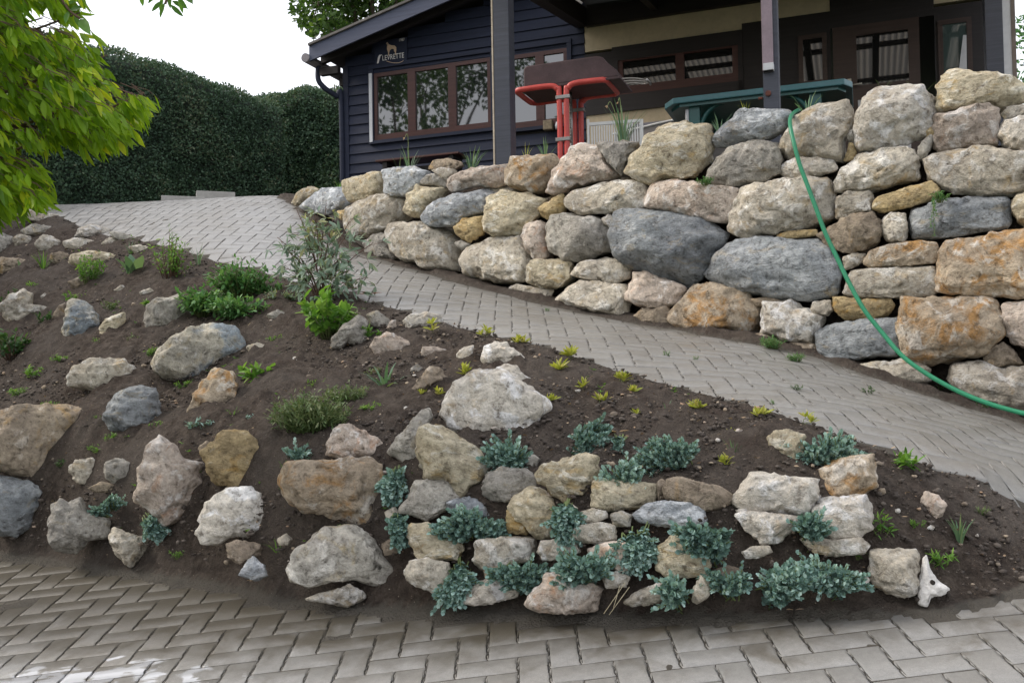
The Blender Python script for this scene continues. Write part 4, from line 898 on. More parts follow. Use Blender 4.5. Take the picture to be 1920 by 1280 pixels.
d = MB(); d.box(dx0, gx0_, -.05, -.01, 1.75, dt); d.box(gx1_, dx1, -.05, -.01, 1.75, dt); d.box(gx0_, gx1_, -.05, -.01, gz1, dt); d.box(gx0_, gx1_, -.05, -.01, gz0-.16, gz0)
door = d.build('door', M['doorwood'], house)
p = MB(); p.box(gx0_, gx1_, -.03, -.02, gz0, gz1); p.build('pane', M['glass3'], door)
p = MB(); p.box(gx0_, gx1_, -.046, -.015, 1.75, gz0-.16); p.build('lower_panel', M['whiteboard'], door)
hz = fuv(1593,170)[1]; hx = fuv(1593,170)[0]; p = MB(); p.box(hx-.022, hx+.022, -.058, -.05, hz-.12, hz+.12, .008); p.build('handle_plate', M['brass'], door)
p = MB(); p.tube([(hx, -.055, hz+.03), (hx, -.10, hz+.03), (hx+.13, -.105, hz+.035)], .010, 8); p.build('handle', M['brass'], door)
framed('right_window', 1767, 48, 1815, 150, M['glass2'], M['doorwood'])
p = MB(); a = fuv(1800,150,.1); p.prism([loc(fuv(1782,150,.1)[0], .1, fuv(1782,150,.1)[1]-.5), loc(fuv(1812,150,.1)[0], .1, fuv(1812,150,.1)[1]-.5), loc(fuv(1812,66,.1)[0], .1, fuv(1812,66,.1)[1]), loc(fuv(1806,66,.1)[0],.1,fuv(1806,66,.1)[1])], (0,.015,0)); p.build('curtain', M['whiteboard'], house)
# porch: posts, beams, rafters, corrugated sheets
porch = thing('porch_roof', P0, 'dark timber porch roof with rafters and corrugated sheets above the terrace', 'porch', None, RZ)
def pz(q): return 4.22-.165*q
PQ = 5.1
def pbeam(mb, s0, s1, q0, q1, dz0, dz1):
    mb.prism([loc(s0, q0, pz(q0)+dz0), loc(s0, q1, pz(q1)+dz0), loc(s0, q1, pz(q1)+dz1), loc(s0, q0, pz(q0)+dz1)], (s1-s0, 0, 0))
mb = MB(); pbeam(mb, S1-.10, S1+.04, .03, PQ, -.06, .17); mb.build('edge_beam', M['darkwood'], porch)
for k in range(6):
    s_ = S1+.85+k*.82
    if s_ < SE: mb = MB(); pbeam(mb, s_, s_+.08, .03, PQ, .0, .14); mb.build('rafter', M['darkwood'], porch)
for q in (.04, .95, 1.9, 2.9, 3.9, 4.9):
    mb = MB(); mb.box(S1+.04, SE, -q-.07, -q, pz(q)+(.145 if q > .05 else -.08), pz(q)+(.20 if q > .05 else .14)); mb.build('batten', M['darkwood'], porch)
xs = np.linspace(S1-.12, SE+.1, 700); nq = 8; Vc = []
for j in range(nq):
    q = .02+(PQ+.15)*j/(nq-1)
    for x in xs: Vc.append((x, -q, pz(q)+.235+.022*math.sin(x*2*math.pi/.076)))
Fc = [(j*700+i, j*700+i+1, (j+1)*700+i+1, (j+1)*700+i) for j in range(nq-1) for i in range(699)]
def sheet_mat():
    m, t, p = nodes('translucent corrugated sheet'); p.inputs['Base Color'].default_value = (.42,.40,.35,1); p.inputs['Roughness'].default_value = .5
    tr = mk(t, 'ShaderNodeBsdfTranslucent', {'Color': (.85,.80,.72,1)}); mx = mk(t, 'ShaderNodeMixShader', {0: .7, 1: p.outputs[0], 2: tr.outputs[0]}); t.links.new(mx.outputs[0], t.nodes['Material Output'].inputs[0]); return m
link('corrugated_sheet', npmesh('corrugated_sheet', Vc, Fc, sheet_mat(), True), porch)
mb = MB(); pbeam(mb, S1+.04, SE, .03, 1.75, .205, .212); mb.build('ceiling_boards', M['darkwood'], porch)
mb = MB(); pbeam(mb, S1-.05, SE+.05, 4.25, 4.40, -.12, .0); mb.build('front_beam', M['darkwood'], porch)
def post(u, v, q, wd, label, extra=None):
    s_, z_ = fuv(u, v, q); b = world(s_, q, float(zter(world(s_, q, 0).y))-.1)
    o = thing('porch_post', b, label, 'post', 'porch posts', RZ); top = pz(q)-.1-b.z
    mb = MB(); mb.box(-wd/2, wd/2, -wd/2, wd/2, 0, top, .006); mb.build('shaft', M['post'], o)
    mb = MB(); mb.box(-wd/2-.01, wd/2+.01, -wd/2-.008, wd/2+.008, 0, .06, .004); mb.build('foot_plate', M['metalgrey'], o)
    return o, top
M['post'] = paint_wood('slate blue post paint', (.045,.050,.068), .45)
p1, t1 = post(946, 150, 4.30, .128, 'slate blue porch post rising behind the wall left of the barbecue')
mb = MB(); mb.box(-.078, -.066, -.066, .05, .0, t1); mb.build('pale_edge', simple('bare wood edge', (.42,.36,.28), .7, .2, 20, .2), p1)
p2, t2 = post(1446, 120, 4.30, .108, 'slim porch post with a zinc downpipe fixed to its front')
mb = MB(); mb.tube([(-.012, -.085, t2), (-.012, -.085, t2-1.60)], .030, 12); dp = mb.build('downpipe', M['metalgrey'], p2)
zc = 2.72-p2.location.z
dzp = fuv(1440, 140, 4.3)[1]-p2.location.z
bpy.data.objects.remove(dp); mb = MB(); mb.box(-.052, .022, -.10, -.055, dzp, t2, .006); mb.build('downpipe', simple('mauve zinc pipe', (.22,.17,.19), .4, .15, 8, .1, metal=.3), p2)
mb = MB(); mb.box(-.047, .024, -.108, -.052, dzp-.0, dzp+.05, .004); mb.build('pipe_collar', M['whiteboard'], p2)
zb_ = fuv(1440, 180, 4.3)[1]-p2.location.z; mb = MB(); mb.tube([(-.02, -.052, zb_), (-.02, -.07, zb_)], .020, 10); mb.tube([(-.06, -.03, zb_-.02), (-.09, -.03, zb_-.02)], .010, 8); mb.build('rusty_bolt', simple('rust', (.14,.05,.035), .8, .4, 20, .3), p2)
p3, t3 = post(1863, 90, 1.2, .15, 'thick blue grey corner post at the right end of the porch')
# right end screen of the porch
sR = fuv(1889, 90, 1.25)[0]; b = world(sR, 1.25, 1.6); scr = thing('side_screen', b, 'white board screen closing the right end of the porch', 'screen', None, RZ)
mb = MB(); mb.box(-.035, .035, -.01, .02, 0, 2.6); mb.build('board', M['whiteboard'], scr); mb = MB(); mb.box(.036, .07, -.02, .03, 0, 2.6); mb.build('edge_strip', simple('grey brown strip', (.16,.13,.11), .7, .2, 9, .1), scr)
# sign
sgs = thing('house_sign', world(*[fuv(734,95,.04)[0], .045, fuv(734,95,.04)[1]]), 'dark painted name board with a greyhound and lettering on the gable', 'sign', None, RZ)
cx_, cz_ = fuv(734,95,.04); x0, zt_ = fuv(700,76,.04); x1, zb_ = fuv(763,118,.04); k_ = (x1-x0)/63
def sg(u, v): a = fuv(u, v, .05); return (a[0]-cx_, a[1]-cz_)
mb = MB(); mb.box(sg(702,97)[0], sg(763,97)[0], -.006, .008, sg(732,119)[1], sg(732,74)[1], .002); mb.build('board', M['navy'], sgs)
M['lettering'] = simple('cream sign paint', (.75,.72,.70), .6, .1, 20, 0); M['tan'] = simple('tan paint', (.60,.44,.30), .6, .2, 60, 0)
def text(body, u, v, size, shear=0, mat='lettering', name='lettering', wscale=1, parent=None):
    cu = bpy.data.curves.new(name, 'FONT'); cu.body = body; cu.size = size; cu.shear = shear; cu.extrude = .0015; cu.space_character = 1.05
    o = bpy.data.objects.new(name, cu); C.objects.link(o); bpy.context.view_layer.update()
    me = bpy.data.meshes.new_from_object(o.evaluated_get(bpy.context.evaluated_depsgraph_get())); bpy.data.objects.remove(o); me.materials.append(M[mat])
    a = sg(u, v); n = link(name, me, sgs, (a[0], -.012, a[1])); n.rotation_euler = (math.pi/2, 0, 0); n.scale = (wscale, 1, 1); return n
text('LEVRETTE', 717, 114.5, .098, 0, wscale=.72)
mb = MB()   # long italic initial descender
mb.prism([(sg(707,120)[0], -.008, sg(707,120)[1]), (sg(710,119)[0], -.008, sg(710,119)[1]), (sg(713.5,106)[0], -.008, sg(713.5,106)[1]), (sg(717,103)[0], -.008, sg(717,103)[1]), (sg(711.5,103.5)[0], -.008, sg(711.5,103.5)[1]), (sg(709,108)[0], -.008, sg(709,108)[1])], (0,-.003,0)); mb.build('initial', M['lettering'], sgs)
text('1987', 748, 78.5, .052, 0, wscale=.8)
mb = MB(); pts = [sg(u, v) for u, v in ((725,115),(735,118),(745,118.5),(752,117),(757,114))]; mb.tube([(a, -.009, b) for a, b in spline([(p[0], p[1], 0) for p in pts], 6) for a, b in [(a, b)]] if False else [(q.x, -.009, q.y) for q in spline([(p[0], p[1], 0) for p in pts], 6)], .004, 6); mb.build('flourish', M['tan'], sgs)
dog = [(725.5,80),(727,79.6),(728,82),(730,84),(734,85.5),(740,86),(743,89),(743.4,94),(742.6,98),(743.4,104),(741.9,104),(740.9,99),(739,96),(738.8,92.5),(735,92),(731.5,94.5),(730,99),(729.8,105),(728.3,105),(728,99),(726,93),(726,88),(727,84.5),(724,83)]
mb = MB(); mb.prism([(sg(u, v)[0], -.008, sg(u, v)[1]) for u, v in dog], (0,-.003,0)); mb.build('greyhound', M['tan'], sgs)
# bench
bs, bz = fuv(716,306,.6); be = fuv(850,295,.6)[0]; be = fuv(870,300,.6)[0]
bn = thing('bench', world((bs+be)/2, .6, bz-.42), 'low dark bench with a thin reddish brown seat under the left window', 'bench', None, RZ); hw = (be-bs)/2
mb = MB(); mb.box(-hw, hw, -.17, .17, .40, .425, .004); mb.build('seat', M['redwood'], bn)
for sx_ in (-1, 1): mb = MB(); mb.box(sx_*hw*.8-.03, sx_*hw*.8+.03, -.14, .14, 0, .40); mb.build('leg', M['darkwood'], bn)
mb = MB(); mb.box(-hw*.8, hw*.8, -.02, .02, .25, .33); mb.build('stretcher', M['darkwood'], bn)
# ------------------------------------------------------------------ barbecue
M['red'] = simple('red enamelled tube', (.50,.07,.06), .4, .15, 12, .05); M['bowl'] = simple('burnt purple brown steel', (.060,.034,.038), .6, .25, 10, .2); M['steel'] = simple('dull steel', (.30,.29,.28), .35, .15, 30, .1, metal=.8)
YB = 7.5; bc = pix(1056, 172, YB); zt = float(zter(YB)); bq = thing('barbecue', (bc.x, bc.y, zt), 'barbecue with a purple brown steel bowl on a bent red tube stand', 'barbecue', None, RZ)
def bl(u, v, q=0):   # picture point on the front plane of the barbecue, pushed back by q
    h = hit_plane(u, v, Vector((bc.x, bc.y, 0)) - NN*q, NN); d_ = h-Vector((bc.x, bc.y, 0)); return Vector((d_.dot(TT), q, h.z-zt))
r_ = .023; DB = .42
for sgn, ul, ur in ((-1, 1050, 966), (1, 1063, 1136)):
    leg = bl(ul, 250); top = bl(ul, 172 if sgn < 0 else 160); e = bl(ur, 170 if sgn < 0 else 149)
    zt_ = e.z; x0 = leg.x + (0); xe = e.x
    pts = [(x0, 0, 0), (x0, 0, zt_-.09), (x0+sgn*.02, 0, zt_-.03), (x0+sgn*.075, 0, zt_), (xe-sgn*.06, 0, zt_), (xe-sgn*.015, .02, zt_), (xe, .07, zt_), (xe, DB-.07, zt_), (xe-sgn*.015, DB-.02, zt_), (xe-sgn*.06, DB, zt_), (x0+sgn*.075, DB, zt_), (x0+sgn*.02, DB, zt_-.03), (x0, DB, zt_-.09), (x0, DB, 0)]
    mb = MB(); mb.tube(spline(pts, 5), r_, 12); mb.build('tube_frame', M['red'], bq)
for v in (183, 262):
    for q in (0, DB):
        a = bl(1056, v, 0); z_ = a.z; mb = MB(); mb.box(bl(1050,v).x-.03, bl(1063,v).x+.03, q-.027, q+.027, z_-.015, z_+.015, .004); mb.build('clamp', M['steel'], bq)
bz0 = bl(1056, 163).z+.0; A = [bl(980,163), bl(1158,152), bl(1132,105), bl(983,122)]
xl, xr = A[0].x, A[1].x; zlo = max(bl(980,163).z, bz0)-.01; zhi = bl(1056,113).z; xr2 = bl(1128,105).x
pr = [(xl-.0, zlo), (xl+.004, zhi-.02), (xl+.03, zhi), (xr2-.05, zhi+.005), (xr2, zhi-.01), (xr2+.05, zhi-.07), (xr-.005, zlo+.05), (xr, zlo)]
mb = MB(); mb.prism([(a, .0+.015, b) for a, b in pr], (0, DB-.03, 0), .012); mb.build('bowl', M['bowl'], bq)
mb = MB(); mb.box(xl-.02, xr+.02, .0, DB, zlo-.02, zlo-.002, .004); mb.build('ash_tray', M['bowl'], bq)
mb = MB(); xg = xr+.02; zg = zlo-.01
for yy in (.06, .13, .20): mb.tube(spline([(xg-.05, yy, zg), (xg+.05, yy, zg+.0), (xg+.15, yy+.01, zg-.015), (xg+.21, .13, zg-.03)], 4), .006, 6)
mb.tube([(xg+.20, .06, zg-.028), (xg+.20, .20, zg-.028)], .009, 8); mb.build('grill_handle', M['steel'], bq)
mb = MB(); mb.tube([(bl(1056.5,190).x, DB*.5, zlo-.02), (bl(1056.5,190).x, DB*.5, .25)], .012, 6)
for k in range(16): 
    z_ = .27+k*.03; mb.tube([(bl(1056.5,190).x-.006, DB*.5-.02, z_), (bl(1056.5,190).x+.006, DB*.5-.02, z_+.02)], .006, 5)
mb.build('chain', M['steel'], bq)
# ------------------------------------------------------------------ green table
M['gplastic'] = simple('dark green garden plastic', (.012,.085,.080), .35, .1, 6, .03, spec=.5); M['gpale'] = simple('green plastic edge', (.05,.15,.17), .35, .1, 6, .03)
YT = 7.75; tc_ = pix(1262, 184, YT); ztt = float(zter(YT+.4)); tz = tc_.z-ztt
tb_ = thing('garden_table', (tc_.x, tc_.y, ztt), 'dark green plastic garden table seen from below behind the wall', 'table', None, RZ)
e = hit_plane(1583, 158, Vector((tc_.x, tc_.y, 0)), NN); LX = (e-Vector((tc_.x, tc_.y, 0))).dot(TT); DY = .85; cc = .10
out_ = [(0, 0), (LX, 0), (LX+cc*.6, cc*1.2), (LX+cc*.6, DY-cc), (LX, DY), (0, DY), (-cc, DY-cc*1.2), (-cc, cc*1.5)]
mb = MB(); mb.prism([(x, y, tz-.05) for x, y in out_], (0,0,.05), .008); mb.build('table_top', M['gpale'], tb_)
def inset(o, k): cx = LX/2; cy = DY/2; return [((x-cx)*k+cx, (y-cy)*k+cy) for x, y in o]
mb = MB(); mb.prism([(x, y, tz-.075) for x, y in inset(out_, .93)], (0,0,.03)); mb.build('apron', M['gplastic'], tb_)
for sx_ in (.16, LX-.22):
    for yy in (.10, DY-.16):
        mb = MB(); dirx = 1 if sx_ < .5 else -1
        mb.box(sx_-.045, sx_+.045, yy-.03, yy+.03, 0, tz-.07, .006)
        arc = [(sx_+dirx*(.04+.20*(1-math.cos(a))), yy, tz-.30+.24*math.sin(a)) for a in np.linspace(0, math.pi/2, 8)]; mb.tube(arc, .018, 8)
        mb.build('leg', M['gplastic'], tb_)
mb = MB(); mb.tube([(.10, .08, tz-.09), (.10, .08, tz-.24)], .016, 8); mb.build('cap', M['whiteboard'], tb_)
# ------------------------------------------------------------------ white slatted chair, sofa, props
M['wplastic'] = simple('white plastic', (.66,.67,.66), .4, .06, 5, .02); M['cushion'] = simple('grey beige cushion', (.30,.28,.27), .9, .12, 14, .3)
YC = 7.6; c0 = pix(1104, 270, YC); ztc = float(zter(YC)); ch = thing('slatted_chair', (c0.x, c0.y, ztc), 'white plastic chair with a slatted back behind the wall', 'chair', None, RZ+.15)
zt1 = pix(1104, 230, YC).z-ztc; W_c = .20
mb = MB(); mb.box(-.012, .006, 0, .03, 0, zt1+.03, .004); mb.build('back_post', M['wplastic'], ch); mb = MB(); mb.box(W_c*2.1, W_c*2.1+.02, 0, .03, 0, zt1, .004); mb.build('back_post', M['wplastic'], ch)
mb = MB()
for k in range(20): x = .02+k*.0205; mb.box(x, x+.011, .005, .018, .20, zt1-.02)
mb.box(0, W_c*2.1, 0, .025, zt1-.025, zt1); mb.box(0, W_c*2.1, 0.002, .027, .17, .20); mb.build('back_slats', M['wplastic'], ch)
mb = MB(); mb.box(-.01, W_c*2.15, .03, .45, .16, .19, .006); mb.build('seat', M['wplastic'], ch)
for x in (0, W_c*2.1-.02): mb = MB(); mb.box(x, x+.03, .40, .43, 0, .16); mb.build('leg', M['wplastic'], ch)
YS = 8.6; s0 = pix(1180, 252, YS); zts = float(zter(YS)); sf = thing('garden_sofa', (s0.x, s0.y, zts), 'low grey beige garden sofa with pale piping in front of the beige wall', 'sofa', None, RZ)
zs = pix(1190, 243, YS).z-zts; LS = 1.15
bpts = [(-.15, zs-.03), (.1, zs+.0), (.45, zs+.04), (LS*.8, zs+.04), (LS, zs-.02), (LS+.02, 0), (-.15, 0)]
mb = MB(); mb.prism([(a, 0, b) for a, b in bpts], (0, .16, 0), .02); mb.build('backrest', M['cushion'], sf)
mb = MB(); mb.tube(spline([(a, -.008, b+.004) for a, b in bpts[:5]], 6), .010, 8); mb.build('piping', M['wplastic'], sf)
mb = MB(); mb.box(-.12, LS, .16, .7, 0, .3, .03); mb.build('seat', M['cushion'], sf)
mb = MB(); mb.box(-.13, LS, .165, .25, zs-.05, zs+.10, .03); mb.build('cushion', simple('grey cushion', (.14,.14,.16), .9, .1, 14, .2), sf)
YW = 9.3; c0 = pix(1073, 262, YW); ztc = float(zter(YW)); bd = thing('leaning_board', (c0.x, c0.y, ztc), 'pinkish bare wooden board standing upright behind the barbecue', 'board', None, RZ)
hb_ = pix(1073, 187, YW).z-ztc; mb = MB(); mb.box(-.035, .035, 0, .03, 0, hb_, .004); mb.build('plank', simple('bare pinkish wood', (.36,.24,.18), .7, .2, 4, .3, stretch=(6,1,.3)), bd)
s_, z_ = fuv(1032, 240, .05); bx = thing('sill_lantern', world(s_, .10, z_-.04), 'small tan box with a cloudy jar on the sill of the second window', 'box', None, RZ)
mb = MB(); mb.box(-.07, .05, -.04, .04, 0, .12, .012); mb.build('body', simple('tan box', (.22,.18,.12), .8, .3, 30, .3), bx); mb = MB(); mb.tube([(.11, 0, 0), (.11, 0, .05), (.11, 0, .09)], [.03, .035, .02], 10); mb.build('jar', M['whiteboard'], bx)
# planks lying at the top of the path
def plank(u0, v0, u1, v1, Y, lab, h=.12, d=.18):
    a = pix(u0, v0, Y); b = pix(u1, v1, Y+.15); ln = (b-a).length; o = thing('concrete_kerb', a, lab, 'kerb', 'concrete pieces stacked by the hedge', math.atan2((b-a).y, (b-a).x))
    mb = MB(); mb.box(0, ln, 0, d, -.22, 0, .01); mb.build('block', M['conc'], o); mb = MB(); mb.box(ln*.2, ln*.28, .01, d-.01, -h-.05, -h); mb.build('spacer', M['conc'], o)
M['conc'] = simple('pale concrete', (.34,.33,.31), .9, .15, 12, .5)
plank(302, 366, 385, 362, 10.85, 'flat pale concrete piece lying at the top of the path by the hedge, the longer left one', .055)
plank(368, 357, 441, 364, 11.0, 'pale concrete piece tilted on the other one at the top of the path', .055)
# ------------------------------------------------------------------ hose
HP = [(1500,205),(1488,212),(1482,222),(1482,238),(1489,270),(1500,310),(1515,350),(1530,390),(1548,438),(1568,480),(1592,530),(1620,580),(1653,622),(1690,665),(1732,697),(1790,730),(1850,755),(1925,776),(2010,792)]
hp = []
for i, (u, v) in enumerate(HP):
    c_ = curt(u, v); d_ = [-.25, -.05, .10, .17, .20, .20, .20, .20, .20, .20, .21, .22, .22, .24, .26, .28, .30, .32, .33][i]; y = c_.y-d_; hp.append(pix(u, v, y))
M['hose'] = simple('green garden hose', (.02,.20,.10), .35, .1, 30, .05); mb = MB(); mb.tube(spline(hp, 8), .0125, 12)
tag(mb.build('garden_hose', M['hose']), 'green garden hose hanging down over the boulders of the retaining wall', 'hose')
# ------------------------------------------------------------------ foliage tools
LEAF = (np.array([[0,0,0],[.32,.28,.04],[.40,.5,.03],[.26,.78,-.02],[0,1,-.10],[-.26,.78,-.02],[-.40,.5,.03],[-.32,.28,.04],[0,.3,-.02],[0,.7,-.05]]),
        np.array([[0,1,8,7],[8,1,2,9],[7,8,9,6],[9,2,3,4],[6,9,4,5]]))
BLADE = (np.array([[-.5,0,0],[.5,0,0],[-.48,.35,.02],[.48,.35,.02],[-.38,.7,-.04],[.38,.7,-.04],[-.06,1,-.18],[.06,1,-.18]]), np.array([[0,1,3,2],[2,3,5,4],[4,5,7,6]]))
FLESH = (np.array([[0,0,0],[.42,.35,.05],[.46,.62,.05],[0,1.0,.03],[-.46,.62,.05],[-.42,.35,.05],[0,.5,-.12]]), np.array([[0,1,6,5],[1,2,3,6],[5,6,3,4]]))
QUAD = (np.array([[0,0,0],[.38,.45,.06],[0,1,0],[-.38,.45,.06]]), np.array([[0,1,2,3]]))
def norm(a): return a/(np.linalg.norm(a, axis=1)[:,None]+1e-9)
class Leaves:
    def __init__(s): s.V = []; s.F = []; s.T = []; s.n = 0
    def add(s, tpl, pos, fwd, up, L, Wd, tone):
        V0, F0 = tpl; pos = np.asarray(pos, float); n = len(pos); fwd = norm(np.asarray(fwd, float)); x = norm(np.cross(fwd, np.asarray(up, float))); u = np.cross(x, fwd)
        L = np.broadcast_to(L, (n,)); Wd = np.broadcast_to(Wd, (n,))
        P = pos[:,None] + V0[None,:,0,None]*Wd[:,None,None]*x[:,None] + V0[None,:,1,None]*L[:,None,None]*fwd[:,None] + V0[None,:,2,None]*L[:,None,None]*u[:,None]
        s.V.append(P.reshape(-1,3)); s.F.append((F0[None]+ (s.n+np.arange(n)*len(V0))[:,None,None]).reshape(-1,4)); s.T.append(np.repeat(np.broadcast_to(tone, (n,)), len(V0))); s.n += n*len(V0)
    def build(s, name, mat, parent=None, org=None):
        V = np.concatenate(s.V)
        if org is not None: V = V-np.array(org)[None]
        return link(name, npmesh(name, V, np.concatenate(s.F), mat, True, np.concatenate(s.T)), parent)
def rdir(rs, n): d = rs.randn(n, 3); return norm(d)
# ------------------------------------------------------------------ hedges
def hedge(name, label, a, b, z0, z1, th, n, seed, lump=.12, leafsz=.05, inner=None):
    """a long clipped hedge between two plan points: dark core and a skin of leaves"""
    rs = _rs(seed); a = Vector(a); b = Vector(b); L = (b-a).length; t = (b-a)/L; nn = Vector((t.y, -t.x)); 
    if nn.y > 0: nn = -nn
    root = thing(name, (a.x, a.y, z0), label, 'hedge')
    # core
    nu, nv = int(L/.25), 14; V = []; F = []
    prof = [(-th/2, 0), (-th/2, .25), (-th/2, .5), (-th/2, .75), (-th/2*.95, .93), (-th/2*.6, 1.0), (0, 1.01), (th/2*.6, 1.0), (th/2*.95, .93), (th/2, .7), (th/2, .4), (th/2, 0)]
    m = len(prof)
    for i in range(nu+1):
        s_ = L*i/nu
        for (d, h) in prof: V.append((t.x*s_ - nn.x*d, t.y*s_ - nn.y*d, (z1-z0)*h))
    V = np.array(V); nz = fbm(V*.9+seed, seed, 3); off = V.copy(); cc = np.repeat(np.linspace(0, L, nu+1), m); ctr = np.stack([t.x*cc, t.y*cc, np.full(len(cc), (z1-z0)*.5)], 1)
    V = V + norm(V-ctr)*(nz[:,None]*lump - .07)
    for i in range(nu):
        for j in range(m-1): F.append((i*m+j, (i+1)*m+j, (i+1)*m+j+1, i*m+j+1))
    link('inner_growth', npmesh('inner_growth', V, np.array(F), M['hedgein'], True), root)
    lv = Leaves(); F = np.array(F); P00 = V[F]; nrm = np.cross(P00[:,1]-P00[:,0], P00[:,3]-P00[:,0]); ar = np.linalg.norm(nrm, axis=1); ok = (P00[:,:,0].mean(1)*0 == 0)
    face = norm(nrm); ct = P00.mean(1); out = norm(ct-np.stack([t.x*((ct@np.array([t.x,t.y,0]))), t.y*((ct@np.array([t.x,t.y,0]))), np.full(len(ct), (z1-z0)*.5)], 1)); sgn = np.sign((face*out).sum(1)); face = face*sgn[:,None]
    vis = (face @ np.array([nn.x, nn.y, .0]) > -.2) | (face[:,2] > .3)
    pr = ar*vis; pr = pr/pr.sum(); pick = rs.choice(len(F), n, p=pr); u = rs.rand(n,1); v = rs.rand(n,1); q = P00[pick]
    pos = (q[:,0]*(1-u)+q[:,1]*u)*(1-v) + (q[:,3]*(1-u)+q[:,2]*u)*v; fn = face[pick]; cl = fbm(pos*2.6, seed+4, 3)
    pos = pos + fn*(.02+.09*rs.rand(n,1)+.05*cl[:,None]); fw = norm(fn*.5+rdir(rs, n)*.9+np.array([0,0,.25])); 
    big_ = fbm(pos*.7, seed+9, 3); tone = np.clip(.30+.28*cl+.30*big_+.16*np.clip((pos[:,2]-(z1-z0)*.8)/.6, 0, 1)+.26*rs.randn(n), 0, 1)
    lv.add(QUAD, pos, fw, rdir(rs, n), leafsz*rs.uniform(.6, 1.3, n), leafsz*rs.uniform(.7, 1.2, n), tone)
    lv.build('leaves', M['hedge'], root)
    return root
pA = pix(165, 97, 13.4); zt_h = pA.z; h2 = pix(493, 195, 16.6)
hedge('clipped_hedge', 'tall clipped dark hedge running behind the top of the path on the left', (-9.6, 7.6+0*pA.x), (h2.x, 16.6), 1.6, (pA.z+h2.z)/2, 1.0, 105000, 11, .10, .044)
# fix: near end swings round to the left of the picture
q1 = pix(505, 205, 18.5); q2 = pix(690, 215, 17.5)
hedge('loose_hedge', 'lower looser dark hedge between the clipped hedge and the house', (q1.x-.3, 18.5), (q2.x+1.5, 17.2), 1.6, q1.z-.05, 1.2, 52000, 17, .28, .054)
# ------------------------------------------------------------------ trees
def blob_tree(name, label, base, trunk_h, crown, n, leafsz, mat, seed, droop=.3, cat='tree', branches=7, group=None):
    """crown: list of (centre, radius); trunk with limbs into each clump"""
    rs = _rs(seed); base = Vector(base); root = thing(name, base, label, cat, group)
    mb = MB(); c0 = Vector((0,0,trunk_h)); mb.tube(spline([(0,0,-.3), (.05,.03,trunk_h*.5), c0], 5), list(np.linspace(.20, .12, 11))[:11], 10)
    for (c, r) in crown:
        c_ = Vector(c)-base; m_ = c0.lerp(c_, .5)+Vector((rs.randn()*.15, rs.randn()*.15, .15))
        pts = spline([c0*.9, m_, c_], 6); mb.tube(pts, list(np.linspace(.09, .02, len(pts))), 6)
        for k in range(5): d = Vector(rdir(rs, 1)[0]); mb.tube([c_, c_+d*r*.5+Vector((0,0,.1)), c_+d*r*.9], [.022, .012, .005], 5)
    mb.build('trunk', M['bark'], root)
    lv = Leaves(); tot = sum(r*r for c, r in crown)
    for (c, r) in crown:
        k = int(n*r*r/tot); d = rdir(rs, k); rr = r*(rs.rand(k)**.35); p = np.array(Vector(c)-base)[None]+d*rr[:,None]*np.array([1,1,.85]); 
        cn = fbm(p*1.6/max(r,.6)+seed, seed+3, 3); keep = cn > -.28; p = p[keep]; d = d[keep]; cn = cn[keep]; k = len(p)
        fw = norm(d*.6+rdir(rs, k)*.8+np.array([0,0,-droop]))
        lv.add(QUAD if leafsz > .14 else LEAF, p, fw, rdir(rs, k), leafsz*rs.uniform(.6, 1.25, k), leafsz*rs.uniform(.5, .8, k), np.clip(.4+.35*cn+.25*rs.randn(k), 0, 1))
    lv.build('crown', mat, root); return root
cr = [pix(u, v, Y) for u, v, Y in ((600,15,19),(650,-40,19.5),(700,30,20),(745,-10,19.5),(620,60,18.6),(690,-110,19),(590,-60,19.5),(765,-90,20),(655,75,20.5))]
blob_tree('broadleaf_tree', 'tall loose green tree rising behind the left end of the roof', (cr[2].x, 20, 1.8), 3.4, [(c, r) for c, r in zip(cr, (.62,.9,.8,.9,.42,1.0,.8,.9,.5))], 15000, .13, M['far'], 31)
tr = pix(1925, 110, 19); blob_tree('garden_tree', 'dark green tree at the right edge beyond the porch', (tr.x+.8, 19, 1.8), 2.0, [(tr+Vector((.55,0,.2)), 1.0), (tr+Vector((.9,0,-1.0)), 1.1), (tr+Vector((1.8,.4,.5)), 1.3), (tr+Vector((.5,0,-1.9)), .9)], 15000, .10, M['mgreen'], 33)
# trees behind the camera, seen mirrored in the windows
for i, (x, y, hgt, s_) in enumerate(((-13.5, 1.0, 5.2, 1.15), (-18, -4, 7.0, 1.5), (-9.5, -5, 5.0, 1.1), (-22,4,6.5,1.4))):
    rs = _rs(60+i); cl = [(Vector((x+rs.uniform(-2,2)*s_, y+rs.uniform(-1.5,1.5), hgt+rs.uniform(-3.2,3.6)*s_)), rs.uniform(.8,1.4)*s_) for k in range(11)]
    blob_tree('garden_tree', ['bushy tree standing behind the photographer, nearest of the row', 'tallest tree standing behind the photographer', 'broad tree far to the left behind the photographer', 'small tree behind the photographer on the right'][i], (x, y, -3.2), hgt+1.0, cl, 11000, .24, M['far'], 70+i)
